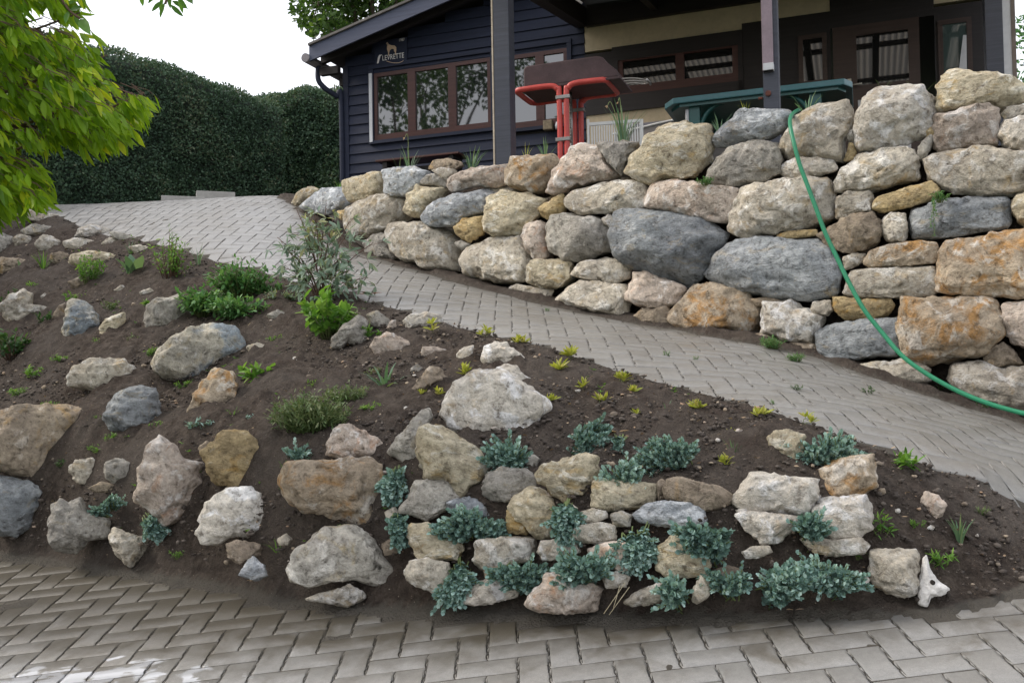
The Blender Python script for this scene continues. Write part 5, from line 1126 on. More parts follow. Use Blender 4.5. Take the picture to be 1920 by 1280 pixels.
# ------------------------------------------------------------------ near overhanging tree (left)
def near_tree():
    rs = _rs(5); base = Vector((-4.1, 4.3, 0)); base.z = float(H([[base.x]], [[base.y]])[0][0])
    root = thing('overhanging_tree', base, 'bright green tree with long drooping leaves overhanging from the left', 'tree')
    poly = [(-260,-200),(150,-200),(150,0),(128,40),(150,62),(168,105),(196,140),(206,170),(272,178),(255,205),(235,240),(205,272),(185,268),(120,262),(75,262),(40,262),(28,282),(72,318),(88,352),(60,372),(20,392),(-40,420),(-260,430)]
    mb = MB(); trunk = spline([base, base+Vector((.1,.05,1.2)), base+Vector((.35,.1,2.4)), base+Vector((.5,.1,3.6))], 5); mb.tube([p-base for p in trunk], list(np.linspace(.13,.06,len(trunk))), 10)
    tips = []
    tries = 0
    while len(tips) < 1500 and tries < 14000:
        tries += 1; u = rs.uniform(-260, 280); v = rs.uniform(-200, 420)
        if not inpoly(np.array([u]), np.array([v]), poly)[0]: continue
        hole = vnoise(np.array([[u/38., v/30., .5]]), 5)[0]
        if hole > .30 and v < 90 and u > 0: continue
        tips.append((u, v, rs.uniform(3.7, 4.7)))
    for ey in ((278,178),(268,182),(250,186),(236,192),(262,178),(222,188),(240,200),(205,160),(205,205),(225,232),(210,262),(165,60),(160,90),(72,330),(84,352),(196,240)): tips.append((ey[0], ey[1], rs.uniform(3.9,4.2)))
    for k in range(16):                                   # main limbs
        u, v, Y = [(270,180,4.1),(230,170,4.2),(200,110,4.1),(150,30,4.2),(200,250,4.2),(120,230,4.),(70,330,4.),(60,120,4.3),(100,-60,4.4),(0,-80,4.2),(140,160,4.5),(0,240,4.3),(-60,120,4.),(-100,330,4.1),(80,40,4.4),(170,215,4.4)][k]
        e_ = pix(u, v-6, Y); st = trunk[min(len(trunk)-1, 5+k % 10)]; m_ = st.lerp(e_, .55)+Vector((0,0,.12)); pts = spline([st, m_, e_], 6)
        mb.tube([p-base for p in pts], list(np.linspace(.016, .003, len(pts))), 6)
    lv = Leaves(); P = []; D = []; Ls = []; Ws = []; T = []
    for (u, v, Y) in tips:
        p = pix(u, v, Y)-base; out = norm(np.array([[p.x-.3+.8, (p.y)*.3+rs.randn()*.3, .0]]))[0]; out = np.array([out[0], out[1]*.6, .05]); tl = rs.uniform(.05, .12)
        base_tone = rs.rand()
        for k in range(rs.randint(5, 9)):
            f = rs.rand(); pp = np.array(p)+out*tl*(f-.6); side = rs.choice([-1, 1]); d = out*.55+np.array([0, side*.4, 0])+rs.randn(3)*.28+np.array([0,0,-.95])
            P.append(pp); D.append(d); Ls.append(rs.uniform(.055, .125)); Ws.append(rs.uniform(.018, .030)); T.append(np.clip(base_tone*.55+.5*rs.rand()*.9, 0, 1))
        mb.tube([np.array(p)-out*tl*.7+np.array([0,0,.05]), np.array(p)+np.array([0,0,.02]), np.array(p)+out*tl*.5-np.array([0,0,.03])], [.002, .0015, .001], 4)
    mb.build('trunk', M['twig'], root)
    lv.add(LEAF, P, D, rdir(rs, len(P)), np.array(Ls), np.array(Ws)*1.25, np.array(T)); lv.build('crown', M['near'], root)
near_tree()
def twig_with_leaves(label, stem, leaves, Y, seed):
    rs = _rs(seed); S = [pix(u, v, Y) for u, v in stem]; root = thing('hanging_twig', S[0], label, 'branch'); mb = MB(); mb.tube([p-S[0] for p in spline(S, 5)], .005, 5); mb.build('twig', M['twig'], root)
    lv = Leaves(); P = []; D = []
    for u, v, du, dv in leaves:
        a = pix(u, v, Y+rs.uniform(-.05,.05)); b = pix(u+du, v+dv, Y+rs.uniform(-.05,.05)); P.append(a-S[0]); D.append(b-a)
    L_ = np.array([d.length for d in D]); lv.add(LEAF, P, D, rdir(rs, len(P))*.3+np.array([0,-1,0]), L_, L_*.36, rs.rand(len(P))*.7); lv.build('foliage', M['green'], root)
twig_with_leaves('thin leafy twig hanging into the sky at the top of the picture', [(330,-70),(318,-20),(310,8)], [(310,4,-12,30),(318,8,26,24),(322,2,30,14),(305,2,-22,20),(330,-8,22,26),(298,-12,-24,18),(340,-18,20,24),(318,-14,0,30),(350,-30,10,36),(306,-6,-8,26),(262,-22,6,36),(325,-25,-30,20),(335,-4,8,30)], 3.6, 3)
twig_with_leaves('single leafy shoot beside the overhanging tree against the sky', [(110,-10),(130,20),(150,35)], [(130,20,24,-8),(140,26,10,26),(128,22,-6,20),(150,36,16,24),(120,8,22,-6)], 3.8, 4)
# ------------------------------------------------------------------ small plants
class Plant:
    def __init__(s, name, u, v, label, cat='plant', group=None, surf='ground', up=None, Y=None):
        if surf == 'wall': c_ = curt(u, v); p = pix(u, v, c_.y-.10)
        elif surf == 'top': c_ = curt(u, v); p = pix(u, v, c_.y+.18)
        elif surf == 'Y': p = pix(u, v, Y)
        else: p = ground_hit(u, v); p = Vector((p.x, p.y, p.z+.01))
        s.p = p; s.root = thing(name, p, label, cat, group); s.lv = Leaves(); s.mb = MB(); s.k = p.y/FPX; s.stems = False
        s.toc = Vector((-p.x, -p.y, 0)).normalized()
    def done(s, mat, stem=None, leafname='foliage'):
        s.lv.build(leafname, mat, s.root)
        if s.stems: s.mb.build('stems', stem or M['euphstem'], s.root)
        return s.root
def spurge(u, v, w, h, label, n=None, seed=0, surf='ground', drape=0, lsc=1.0):
    """creeping blue spurge: many stems densely set with fleshy leaves; w,h half extents in picture px"""
    s = Plant('blue_spurge', u, v+h*.25, label, 'plant', 'blue green spurges spilling over the stones', surf); rs = _rs(900+seed); k = s.k; n = n or int(w*h/32)+7
    tv = np.array(s.toc); rt = np.array([s.toc.y, -s.toc.x, 0]); rt = rt if rt[0] > 0 else -rt
    n = int(n*1.9); lobes = [(rs.uniform(-.65,.65), rs.uniform(-.65,.45), rs.uniform(.3,.6)) for _ in range(3 if w < 45 else 5)]; tb0 = rs.uniform(-.15, .15); lsc = rs.uniform(.75, 1.2)
    for i in range(n):
        lo = lobes[rs.randint(len(lobes))]; r = math.sqrt(rs.rand())*lo[2]; a = rs.rand()*6.28; ox = (lo[0]+math.cos(a)*r)*w*k*.85; oz = (lo[1]+math.sin(a)*r)*h*k*.8; r = min(1, math.hypot(lo[0], lo[1])+r*.5)
        b = rt*ox + np.array([0,0,1])*(oz) + tv*.035 + tv*.03*(1-r)
        L = rs.uniform(.055, .115)*lsc; d = norm((rt*ox*9+np.array([0,0,.22+oz*3-drape*.7])+tv*(.75)+rs.randn(3)*.32)[None])[0]
        start = b - d*L*.6; tip = b + d*L*.55 + np.array([0,0,.012]); s.mb.tube([start, b, tip], [.003,.0028,.002], 4); s.stems = True
        nl = rs.randint(13, 20); f = np.linspace(.15, 1.0, nl); ax = norm((tip-start)[None])[0]; q = np.cross(ax, [0.3,.2,1]); q /= np.linalg.norm(q); q2 = np.cross(ax, q); ph = np.arange(nl)*2.4+rs.rand()*6
        rad = np.cos(ph)[:,None]*q + np.sin(ph)[:,None]*q2; pos = start+(tip-start)*f[:,None]; openk = (1.0-.65*f**2)[:,None]
        fw = rad*openk + ax*(.55+.5*f[:,None]); tone = np.clip(.28+tb0+.45*f+rs.randn()*.16+rs.randn(nl)*.10, 0, 1)
        s.lv.add(FLESH, pos, fw, ax[None].repeat(nl, 0), (.026-.008*f)*rs.uniform(.85,1.15)*lsc, .0165*lsc, tone)
    return s.done(M['euph'])
SP = [
(962,850,50,36,'dense blue green spurge spreading from under the biggest white boulder'),
(1085,818,56,40,'open blue green spurge above the heart-shaped cream stone'),
(1168,893,34,34,'small spurge draped over the cream brick-shaped stone'),
(1268,852,70,50,'big round spurge growing in bare earth above the low wall'),
(1545,852,66,44,'spurge growing between the cream wedge and the angular stone'),
(752,898,32,34,'small leaved spurge left of the yellow cream angular boulder'),
(742,990,20,34,'thin spurge hanging left of the low stacked wall'),
(888,978,76,40,'widest hanging spurge in the middle left of the low wall'),
(1064,968,32,42,'upright spurge right of the cream triangular stone'),
(1198,1000,46,60,'long trailing spurge in the middle of the low wall'),
(1320,1010,48,44,'spurge under the pale bluish stone'),
(862,1078,38,44,'spurge beside the lower left corner block'),
(985,1068,72,38,'dense spurge above the whitish cracked stone'),
(1098,1066,50,32,'spurge above the wide rough stone with hollows'),
(1268,1108,28,22,'tiny spurge in the lowest row of stones'),
(1368,1095,36,30,'left part of the row of spurges along the lower paving'),
(1450,1092,62,42,'densest spurge along the lower paving'),
(1555,1078,58,36,'right spurge of the row along the lower paving'),
(1512,990,28,26,'small spurge in the gap left of the cubic whitish block'),
(200,948,34,24,'little spurge above the pointed rough stone at the left'),
(282,986,22,28,'dark little spurge under the tall pinkish brown boulder'),
(560,858,28,10,'flat spurge on top of the big tan boulder'),
(1160,830,8,12,'tiny spurge shoot in bare earth'),
]
for i, (u, v, ww, hh, lab) in enumerate(SP): spurge(u, v, ww, hh, lab, seed=i, drape=1 if hh > ww else 0, surf='ground')
def rosette(u, v, r, label, mat='yellow', n=14, seed=0, surf='ground', grp='small yellow green seedlings'):
    s = Plant('seedling', u, v+r*.5, label, 'plant', grp, surf); rs = _rs(1300+seed); k = s.k; R_ = r*k*1.2
    for j in range(rs.randint(2, 4)):
        o = rs.randn(3)*R_*.28; o[2] = abs(o[2]); m = n//2+3; a = np.arange(m)*2.4+rs.rand()*6; el = rs.uniform(.3, 1.35, m)
        fw = np.stack([np.cos(a)*np.cos(el), np.sin(a)*np.cos(el), np.sin(el)], 1)+np.array(s.toc)*.25
        s.lv.add(LEAF, o+fw*R_*.08, fw, np.array([[0,0,1.]])+rs.randn(m,3)*.3, R_*rs.uniform(.5, .95, m), R_*rs.uniform(.22,.34,m), np.clip(rs.rand(m)*.9+.05, 0, 1))
        s.mb.tube([(0,0,-.01), tuple(o*.5+np.array([0,0,R_*.1])), tuple(o)], .0015, 4); s.stems = True
    return s.done(M[mat])
RS_ = [
(812,618,20,'yellow green seedling on the rough whitish rock at the ramp edge'),(912,627,15,'small bright seedling on the ramp edge above the cracked white rock'),(975,640,17,'seedling on the ramp edge right of the cracked white rock'),
(872,700,20,'green seedling left of the biggest white boulder'),(789,740,13,'pale seedling at the foot of the brown wedge'),(820,738,15,'seedling between brown wedge and biggest white boulder'),
(1072,665,22,'yellow seedling with long leaves near the ramp edge'),(1050,692,24,'seedling with a reddish leaf below the ramp edge'),(1031,750,16,'seedling at the right tip of the biggest white boulder'),
(1092,725,16,'lone yellow seedling in bare earth'),(1125,750,19,'seedling right of the lone yellow one'),(1162,714,20,'pale yellow seedling with whitish leaves at the ramp edge'),(1180,734,20,'broad-leaved seedling under the pale yellow one'),
(1195,778,14,'little seedling lower in the bare earth'),(1305,762,21,'seedling touching the ramp with a pink leaf'),(1421,776,22,'flat wide seedling on the ramp edge'),(1503,790,20,'seedling at the ramp edge left of the cream wedge'),
(1369,815,14,'thin climbing seedling above the large whitish block'),(1360,868,18,'leaning seedling over the large whitish block'),]
for i, (u, v, r, lab) in enumerate(RS_): rosette(u, v, r, lab, seed=i)
def weed(u, v, r, label, mat='green', n=60, seed=0, surf='ground', tall=1.0, name='weed', grp=None, leaf=.22, fine=LEAF, wr=.4, Y=None, spread=1.0, stemmat=None):
    """bushy plant: stems with leaves along them. r = half width px"""
    s = Plant(name, u, v+r*tall*.6, label, 'plant', grp, surf, Y=Y); rs = _rs(1500+seed); k = s.k; R_ = r*k; n = int(n*1.7); ns = max(5, n//14)
    for j in range(ns):
        a = rs.rand()*6.28; rr = math.sqrt(rs.rand()); top = np.array([math.cos(a)*rr*R_*spread, math.sin(a)*rr*R_*.6*spread, R_*tall*rs.uniform(.7, 1.6)*(1-.35*rr)]) + np.array(s.toc)*R_*.2
        st = np.array([top[0]*.25, top[1]*.25, -.02]); mid_ = (st+top)/2+np.array([0,0,R_*.1]); s.mb.tube([st, mid_, top], [R_*.025+.0008, R_*.02+.0006, .0008], 4); s.stems = True
        m = max(5, n//ns); f = rs.uniform(.3, 1.05, m); pos = st+(top-st)*f[:,None]+rs.randn(m,3)*R_*.05; fw = rdir(rs, m)*.8+norm((top-st)[None])*.5+np.array([0,0,.1])
        s.lv.add(fine, pos, fw, rdir(rs, m)*.6+np.array([0,0,1]), R_*leaf*1.35*rs.uniform(.6,1.3,m), R_*leaf*1.35*wr*rs.uniform(.7,1.2,m), np.clip(.2+.55*f+.2*rs.randn(m), 0, 1))
    return s.done(M[mat], stemmat)
def tuft(u, v, r, label, mat='green', n=16, seed=0, surf='ground', h=1.0, name='grass_tuft', grp=None, wd=.07, lean=.6, Y=None, cat='plant'):
    s = Plant(name, u, v, label, cat, grp, surf, Y=Y); rs = _rs(1700+seed); k = s.k; R_ = r*k; a = rs.rand(n)*6.28; el = lean*rs.rand(n)**.7
    fw = np.stack([np.cos(a)*np.sin(el), np.sin(a)*np.sin(el), np.cos(el)], 1); L = R_*h*rs.uniform(.55, 1.1, n)
    base = np.stack([np.cos(a)*R_*.12, np.sin(a)*R_*.12, 0*a-.01], 1); up = np.stack([-np.cos(a), -np.sin(a), 0*a+.2], 1)
    s.lv.add(BLADE, base, fw, up, L, R_*wd*rs.uniform(.8,1.3,n), np.clip(rs.rand(n), 0, 1))
    return s.done(M[mat], None, 'blades')
# left bank
weed(166,505,30,'upright bright green clump in front of the long yellowish stone','green',200,1,tall=1.7,leaf=.22,wr=.45)
tuft(82,505,30,'thin grassy tuft at the upper left of the bank','green',12,2,h=1.1)
tuft(40,505,26,'two broad short leaves at the upper left edge of the bank','bulb',5,3,h=1.0,wd=.22,lean=.9)
s = tuft(250,518,30,'tulip leaves folded over beside the egg-shaped pale stone','bulb',5,4,h=1.7,wd=.62,lean=.8,name='tulip_leaves')
weed(318,492,38,'clump of reddish stemmed shoots by the path edge','green',240,5,tall=1.6,leaf=.18,wr=.42,stemmat=M['twig'])
tuft(372,500,28,'narrow bluish bulb leaves at the path edge','bulb',14,6,h=1.6,lean=.35,wd=.05)
tuft(245,478,22,'faint grassy tuft on the rim of the bank','bulb',14,7,h=1.3,lean=.4,wd=.06)
weed(450,530,62,'upper part of the green groundcover near the path','mgreen',520,8,tall=.8,leaf=.14,wr=.55,name='groundcover_plant')
weed(385,572,56,'left part of the green groundcover beside the grey tan rock','mgreen',520,9,tall=.6,leaf=.16,wr=.6,name='groundcover_plant')
weed(445,582,60,'lower part of the green groundcover with the small white flowers','mgreen',480,10,tall=.4,leaf=.15,wr=.6,name='groundcover_plant')
weed(500,545,34,'thin right end of the green groundcover','mgreen',160,11,tall=.4,leaf=.18,wr=.5,name='groundcover_plant')
weed(283,570,20,'small leafy plant against the top of the grey tan rock','green',60,12,tall=.6,leaf=.35,wr=.55)
weed(482,705,38,'strawberry-like plant with broad toothed leaves','green',46,13,tall=.5,leaf=.38,wr=.62)
weed(515,640,16,'tiny feathery tuft in bare earth','green',60,14,tall=.5,leaf=.3,wr=.35)
tuft(722,728,50,'grey green iris-like leaves splayed on the earth','bulb',13,15,h=1.1,wd=.11,lean=1.25)
weed(583,785,78,'big round feathery cushion plant','olive',1700,16,tall=.7,leaf=.11,wr=.35,name='cushion_plant')
weed(648,745,44,'grey green feathery plant behind the big cushion','olive',420,17,tall=.6,leaf=.15,wr=.3,name='cushion_plant')
weed(600,725,24,'small fresh tuft above the big cushion','green',120,18,tall=.4,leaf=.22,wr=.35)
weed(700,768,24,'flat mossy tuft right of the cushion plants','green',160,19,tall=.3,leaf=.22,wr=.35)
weed(378,802,30,'bluish green sprawling plant left of the rounded ochre boulder','euph',130,20,tall=.5,leaf=.22,wr=.5)
tuft(437,785,24,'small grassy tuft at the foot of the tan rock with brown stains','green',22,21,h=1.0)
weed(473,786,12,'tiny bluish seedling left of the feathery cushion','euph',50,22,tall=.4,leaf=.35,wr=.5)
for i, (u, v, r, lab) in enumerate(((112,675,18,'small fern-like tuft below the upright bluish rock'),(96,762,18,'bright green tuft on top of the big brown boulder'),(35,738,20,'flat green tuft near the left edge'),(187,642,18,'flat green tuft under the pale pointed wedge'),(285,662,18,'green tuft at the left foot of the two-coloured boulder'),(345,722,16,'low tuft under the two-coloured boulder'),(222,822,24,'mossy green tuft under the dark bluish pointed rock'),(186,845,20,'dark mossy tuft left of the bluish pointed rock'),(185,785,10,'tiny moss left of the bluish pointed rock'))):
    weed(u, v, r, lab, 'green', 110, 30+i, tall=.45, leaf=.22, wr=.35, grp='small green tufts of the bank', spread=1.1)
weed(22,650,42,'leafy plant with brownish stems at the left edge','dgreen',150,40,tall=.9,leaf=.24,wr=.5,stemmat=M['twig'])
weed(85,600,18,'dark leafy sprig left of the upright bluish rock','dgreen',50,41,tall=.8,leaf=.35,wr=.5)
tuft(535,885,28,'grassy tuft at the left end of the big tan boulder','green',26,42,h=.9)
tuft(520,1035,34,'thin grass strands right of the whitish grey boulder','green',12,43,h=1.2,lean=.8)
weed(618,600,56,'bright green plant with heart-shaped leaves','green',210,44,tall=1.0,leaf=.26,wr=.75,name='leafy_plant')
weed(697,625,20,'small dark sprig between the rough cracked rock and the pinkish stone','green',50,45,tall=.8,leaf=.34,wr=.6)
weed(545,560,26,'grey leaves at the foot of the small shrub','peony',60,46,tall=.3,leaf=.3,wr=.5)
# shrub with woody stems
def shrub():
    base = ground_hit(603, 570); root = thing('tree_peony', base, 'small shrub with grey green lobed leaves on bare woody stems beside the path', 'shrub'); rs = _rs(88); k = base.y/FPX
    Y0 = base.y; mb = MB(); lv = Leaves()
    ends = [(560,420,.1),(540,470,.0),(590,400,-.1),(625,405,.1),(650,440,0),(600,450,.2),(530,500,.1),(575,500,-.15),(690,520,0),(670,540,-.1),(640,480,.15),(555,390,.05),(700,455,.1),(520,445,.1),(612,380,0),(565,540,-.1),(620,520,-.15),(585,430,.2),(655,415,.1),(545,520,.15),(600,480,-.2),(665,500,.1)]
    for (u, v, dy) in ends:
        e = pix(u, v, Y0+dy)-base; st = Vector((rs.uniform(-.03,.03), rs.uniform(-.03,.03), 0)); m_ = st.lerp(e, .5)+Vector((-e.x*.12, 0, .04)); pts = spline([st, m_, e], 5); mb.tube(pts, list(np.linspace(.006, .002, len(pts))), 5)
        for j in range(10):
            f = rs.uniform(.45, 1.0); c_ = np.array(pts[int(f*(len(pts)-1))])+rs.randn(3)*np.array([.055,.05,.045]); mb.tube([np.array(pts[int(f*(len(pts)-1))]), c_], .0014, 4)
            d0 = rdir(rs, 1)[0]*.7+np.array([np.sign(e.x)*.3,-.3,-.15]); nl = rs.randint(3, 6); sp_ = rs.randn(nl,3)*.55
            lv.add(LEAF, np.repeat(c_[None], nl, 0), d0[None]+sp_, rdir(rs, nl)*.5+np.array([0,-.5,.8]), rs.uniform(.05,.085,nl), rs.uniform(.02,.032,nl), np.clip(rs.rand(nl)*.8+(.25 if v < 410 else 0), 0, 1))
    mb.build('stems', M['twig'], root); lv.build('foliage', M['peony'], root)
shrub()
# right tip of the bank
weed(1695,868,32,'bright green weed at the ramp edge near the tip of the bank','green',40,50,tall=.45,leaf=.5,wr=.35)
weed(1652,990,26,'fresh green shoot right of the cubic whitish block','green',34,51,tall=.9,leaf=.45,wr=.4)
weed(1608,1040,14,'small dark green shoot above the half covered stone','green',30,52,tall=.5,leaf=.45,wr=.4)
tuft(1800,1020,34,'narrow bluish bulb leaves at the tip of the bank','bulb',22,53,h=1.7,lean=.4,wd=.09)
weed(1770,1050,26,'drooping green and yellow leaves beside the white painted stone','green',40,54,tall=.4,leaf=.45,wr=.3)
tuft(1250,778,28,'two thin grass leaves in the bare earth near the ramp','bulb',3,55,h=1.5,lean=.7,wd=.06)
tuft(1375,860,26,'dark grassy shoot above the large whitish block','dgreen',9,56,h=1.6,wd=.07,lean=.5)
# wall and path weeds
weed(1450,645,26,'fluffy green weed at the foot of the creamy white block','mgreen',320,60,tall=.6,leaf=.15,wr=.35)
weed(1492,672,18,'small fluffy weed at the edge of the ramp','mgreen',220,61,tall=.5,leaf=.18,wr=.35)
weed(1322,338,18,'small fern growing in the joint above the long pinkish slab','mgreen',150,62,'wall',tall=.4,leaf=.2,wr=.35)
weed(1762,368,20,'weed rooted at the right end of the yellow plank-like stone','mgreen',150,63,'wall',tall=.5,leaf=.22,wr=.4)
def trailer():
    s = Plant('trailing_weed', 1750, 372, 'thin weed trailing down over the long blue grey slate block', 'plant', None, 'wall'); rs = _rs(9)
    c_ = pix(1750, 372, s.p.y-.12)-s.p
    for (u, v) in ((1752,440),(1744,425),(1757,405)):
        e = pix(u, v, s.p.y-.16)-s.p; pts = spline([Vector((0,0,0)), c_+Vector((0,0,-.03)), e], 8); s.mb.tube(pts, .0016, 4); s.stems = True
        P = np.repeat(np.array([q[:] for q in pts]), 4, 0); m = len(P); s.lv.add(LEAF, P, rdir(rs, m)+np.array([0,-.2,-.2]), rdir(rs, m), rs.uniform(.008,.018,m), .006, rs.rand(m)*.8)
    s.done(M['mgreen'])
trailer()
for i, (u, v, r, lab) in enumerate(((1497,728,13,'dark weed in the ramp joints below the creamy white block'),(1628,734,13,'small weed in the ramp joints below the rubbly stone'),(1452,756,8,'tiny weed in the ramp joints near the planted earth'),(1838,766,14,'weed on the ramp near the end of the hose'),(1025,582,6,'tiny green weed on the ramp near the wall foot'),(1248,664,8,'pale tiny weed in the middle of the ramp'),(1305,672,6,'faint tiny weed in the ramp joints under the rust orange boulder'),(1760,728,12,'dark weed at the wall foot under the hose'))):
    weed(u, v, r, lab, 'dgreen' if i in (0,1,3,7) else 'mgreen', 40, 70+i, tall=.35, leaf=.3, wr=.45, grp='weeds in the paving joints')
# wall-top bulbs
def bulbs(u, v, r, label, n, seed, h=1.6, flowers=(), Y=None, mat='bulb', lean=.4):
    s = Plant('bulb_plant', u, v, label, 'plant', 'bulb plants on top of the retaining wall', 'top' if Y is None else 'Y', Y=Y); rs = _rs(2000+seed); R_ = r*s.k
    a = rs.rand(n)*6.28; el = lean*rs.rand(n); fw = np.stack([np.cos(a)*np.sin(el), np.sin(a)*np.sin(el)*.5, np.cos(el)], 1)
    s.lv.add(BLADE, np.stack([np.cos(a)*R_*.2, np.sin(a)*R_*.1, 0*a-.05], 1), fw, np.stack([-np.cos(a), -np.sin(a), 0*a+.2], 1), R_*h*rs.uniform(.6,1.1,n)+.05, R_*.09, rs.rand(n)*.9)
    for (fu, fv, du) in flowers:
        e = pix(fu, fv, s.p.y)-s.p; m_ = Vector((e.x*.5, e.y, e.z*.6)); nod = e+Vector((du*s.k, 0, -6*s.k)); s.mb.tube(spline([Vector((e.x*.2,0,0)), m_, e, nod], 5), .0032, 6); s.stems = True
        fl = Leaves(); fl.add(LEAF, np.repeat(np.array(nod[:])[None], 5, 0), rs.randn(5,3)*.3+np.array([np.sign(du)*.5,0,-.9]), rdir(rs,5), .022, .009, rs.rand(5)); fl.build('withered_flower', M['dry'], s.root)
    return s.done(M[mat], None, 'blades')
bulbs(1168,268,38,'large clump of bluish bulb leaves with two withered nodding flowers beside the barbecue',22,1,2.0,((1145,192,-6),(1162,185,-3)))
bulbs(768,318,26,'bulb leaves with one tall bare stalk above the bluish white stone',12,2,1.7,((764,252,-5),))
bulbs(884,316,24,'green bulb leaves behind the long pinkish white boulder',20,3,1.6)
bulbs(748,320,10,'single thin stalk left of the tall bulb stalk',2,4,3.2)
bulbs(985,292,14,'brownish leaf tips above the pinkish red mottled boulder',6,5,1.6,mat='yellow')
bulbs(1022,288,24,'dark bulb leaves in front of the left barbecue legs',12,6,1.2,lean=.8)
bulbs(1398,212,16,'yellow green leaf tips behind the slanting slab',6,7,1.5,mat='yellow')
bulbs(1350,245,26,'curled pale leaves at the left end of the slanting slab',8,8,1.5,lean=1.0)
bulbs(1512,200,34,'arching grey green leaves beside the right porch post',9,9,1.0,lean=1.3)
bulbs(1655,165,18,'sparse grass blades behind the big whitish boulder',4,10,1.3,lean=.5,mat='olive')
bulbs(1725,168,22,'two crossing grass blades right of the big whitish boulder',3,11,1.4,lean=.8,mat='olive')
bulbs(610,362,22,'low yellowish weeds on the left end of the wall',10,12,.8,lean=.9,mat='olive')
bulbs(637,352,14,'small leafy weed at the wall end by the hedge',8,13,1.2,lean=.7,mat='green')
# small fallen things
def litter(u, v, r, lab, mat, seed, n=3, name='fallen_leaf', cat='leaf'):
    p = ground_hit(u, v); rs = _rs(seed); o = Leaves(); R_ = r*p.y/FPX; a = rs.rand(n)*6.28
    o.add(LEAF, np.stack([np.cos(a)*R_*.1, np.sin(a)*R_*.1, 0*a+.028], 1), np.stack([np.cos(a), np.sin(a), .2+0*a], 1), np.array([[0,0,1.]]).repeat(n,0), R_*1.4, R_*.7, rs.rand(n))
    m = o.build(name, mat); m.location = p; tag(m, lab, cat)
M['pinkleaf'] = leaf_mat('pink fallen petals', (.45,.22,.25), (.55,.35,.30), (.60,.45,.35), .2)
litter(688,560,20,'pinkish curled leaf lying at the ramp edge above the flat grey stone',M['pinkleaf'],1)
litter(1158,822,16,'curled dry beige leaf above the cream brick-shaped stone',M['dry'],2)
litter(475,1100,8,'small yellow leaf on the lower earth edge',M['dry'],3,2)
litter(1490,1158,12,'reddish dry leaf lying at the edge of the lower paving',M['dry'],4,2)
def straws():
    p = ground_hit(1150, 1130); o = thing('dry_straws', p, 'a few dry straw stalks leaning across the foot of the low wall', 'straw'); 
    for (a, b) in (((1132,1150),(1172,1092)),((1142,1152),(1180,1100)),((1150,1140),(1162,1098))):
        mb = MB(); mb.tube([pix(a[0],a[1],p.y-.05)-p, pix(b[0],b[1],p.y-.02)-p], .0016, 4); mb.build('stalk', M['straw'], o)
M['straw'] = simple('straw', (.42,.36,.24), .8, .2, 30, 0); straws()
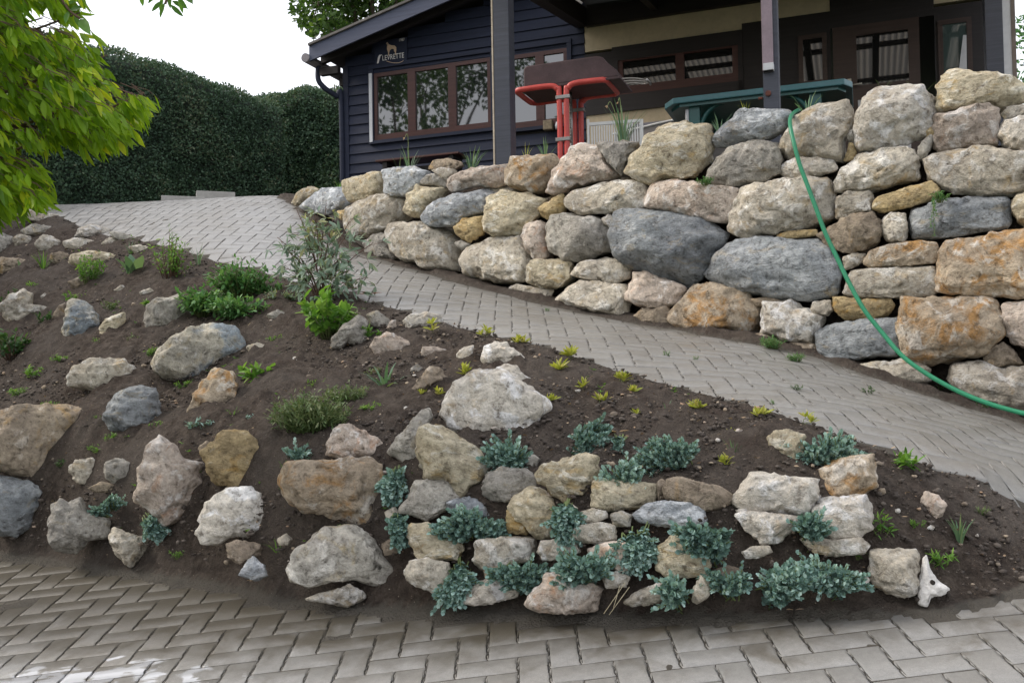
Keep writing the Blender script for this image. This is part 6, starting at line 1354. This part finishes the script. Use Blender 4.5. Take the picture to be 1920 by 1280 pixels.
# leaves and weeds at the foot of the hedge
tuft(70,388,18,'dry grass stalks at the foot of the clipped hedge','olive',8,80,'Y',h=1.4,Y=10.9)
def crumbs():
    """dead leaves, twigs and plant scraps lying on the earth: uncountable litter"""
    rs = _rs(44); x = rs.uniform(-6, 3, 30000); y = rs.uniform(3.2, 9.5, 30000); k = inpoly(x, y, SOIL) & (rs.rand(30000) < np.clip(4.3/y, 0, 1)**2); x, y = x[k][:1500], y[k][:1500]
    z = H(x, y)+.034; n = len(x); a = rs.rand(n)*6.28; lv = Leaves()
    lv.add(LEAF, np.stack([x, y, z], 1), np.stack([np.cos(a), np.sin(a), rs.uniform(-.2,.5,n)], 1), np.array([[0,0,1.]])+rs.randn(n,3)*.5, rs.uniform(.006,.028,n), rs.uniform(.003,.014,n), rs.rand(n))
    tag(lv.build('leaf_litter', M['litter']), 'brown scraps of dead leaves sprinkled over the garden earth', 'leaf litter', None, 'stuff')
    k = rs.rand(30000) < .5; x = rs.uniform(-5.5, 3, 3000); y = rs.uniform(3.2, 8.5, 3000); k = inpoly(x, y, SOIL); x, y = x[k][:900], y[k][:900]; cl = vnoise(np.stack([x*1.3, y*1.3, 0*x], 1), 3) > .0; x, y = x[cl], y[cl]; n = len(x)
    lv = Leaves(); m = 7; P = np.repeat(np.stack([x, y, H(x, y)+.02], 1), m, 0); a = rs.rand(n*m)*6.28
    lv.add(LEAF, P, np.stack([np.cos(a), np.sin(a), rs.uniform(.3,1.2,n*m)], 1), np.array([[0,0,1.]])+rs.randn(n*m,3)*.2, np.repeat(rs.uniform(.008,.026,n), m)*rs.uniform(.6,1.2,n*m), .008, rs.rand(n*m))
    tag(lv.build('tiny_weeds', M['green']), 'sprinkle of tiny green weeds sprouting from the earth', 'weeds', None, 'stuff')
M['litter'] = leaf_mat('leaf litter', (.07,.045,.03), (.20,.13,.08), (.40,.30,.20), .1, .8)
crumbs()

for i, (u, v, r, lab, mt, tl) in enumerate(((140,560,20,'sprawling small weed above the upright bluish rock','green',.5),(205,575,18,'pale sprig between upright bluish rock and grey tan rock','olive',.8),(60,540,18,'low weed above the rough tan rock','green',.5),(250,640,16,'thin sprig left of the two-coloured boulder','olive',.7),(520,560,26,'grey green sprig at the foot of the shrub by the path','peony',.6),(300,800,18,'low green sprig between bluish pointed rock and rounded ochre boulder','green',.4),(60,700,24,'bright sprawling weed above the big brown boulder','green',.5),(420,640,14,'tiny sprig right of the two-coloured boulder','green',.4),(655,600,22,'brownish dry sprig beside the bright green leafy plant','olive',.9),(470,940,14,'small weed above the whitish grey boulder','green',.4),(15,560,26,'dark weed at the left edge above the rough tan rock','dgreen',.8),(120,870,16,'mossy sprig left of the crumbly stones','dgreen',.4),(330,1040,14,'tiny sprig on the lower earth edge','green',.5),(700,700,16,'thin sprig below the pinkish rounded stone','olive',.6),(1720,985,16,'low green weed by the pale pink ragged stone','green',.4),(1840,960,16,'sparse dry weed at the very tip of the bank','olive',.4))):
    weed(u, v, r, lab, mt, 70, 120+i, tall=tl, leaf=.26, wr=.42, grp='scattered small weeds of the bank', spread=1.1)
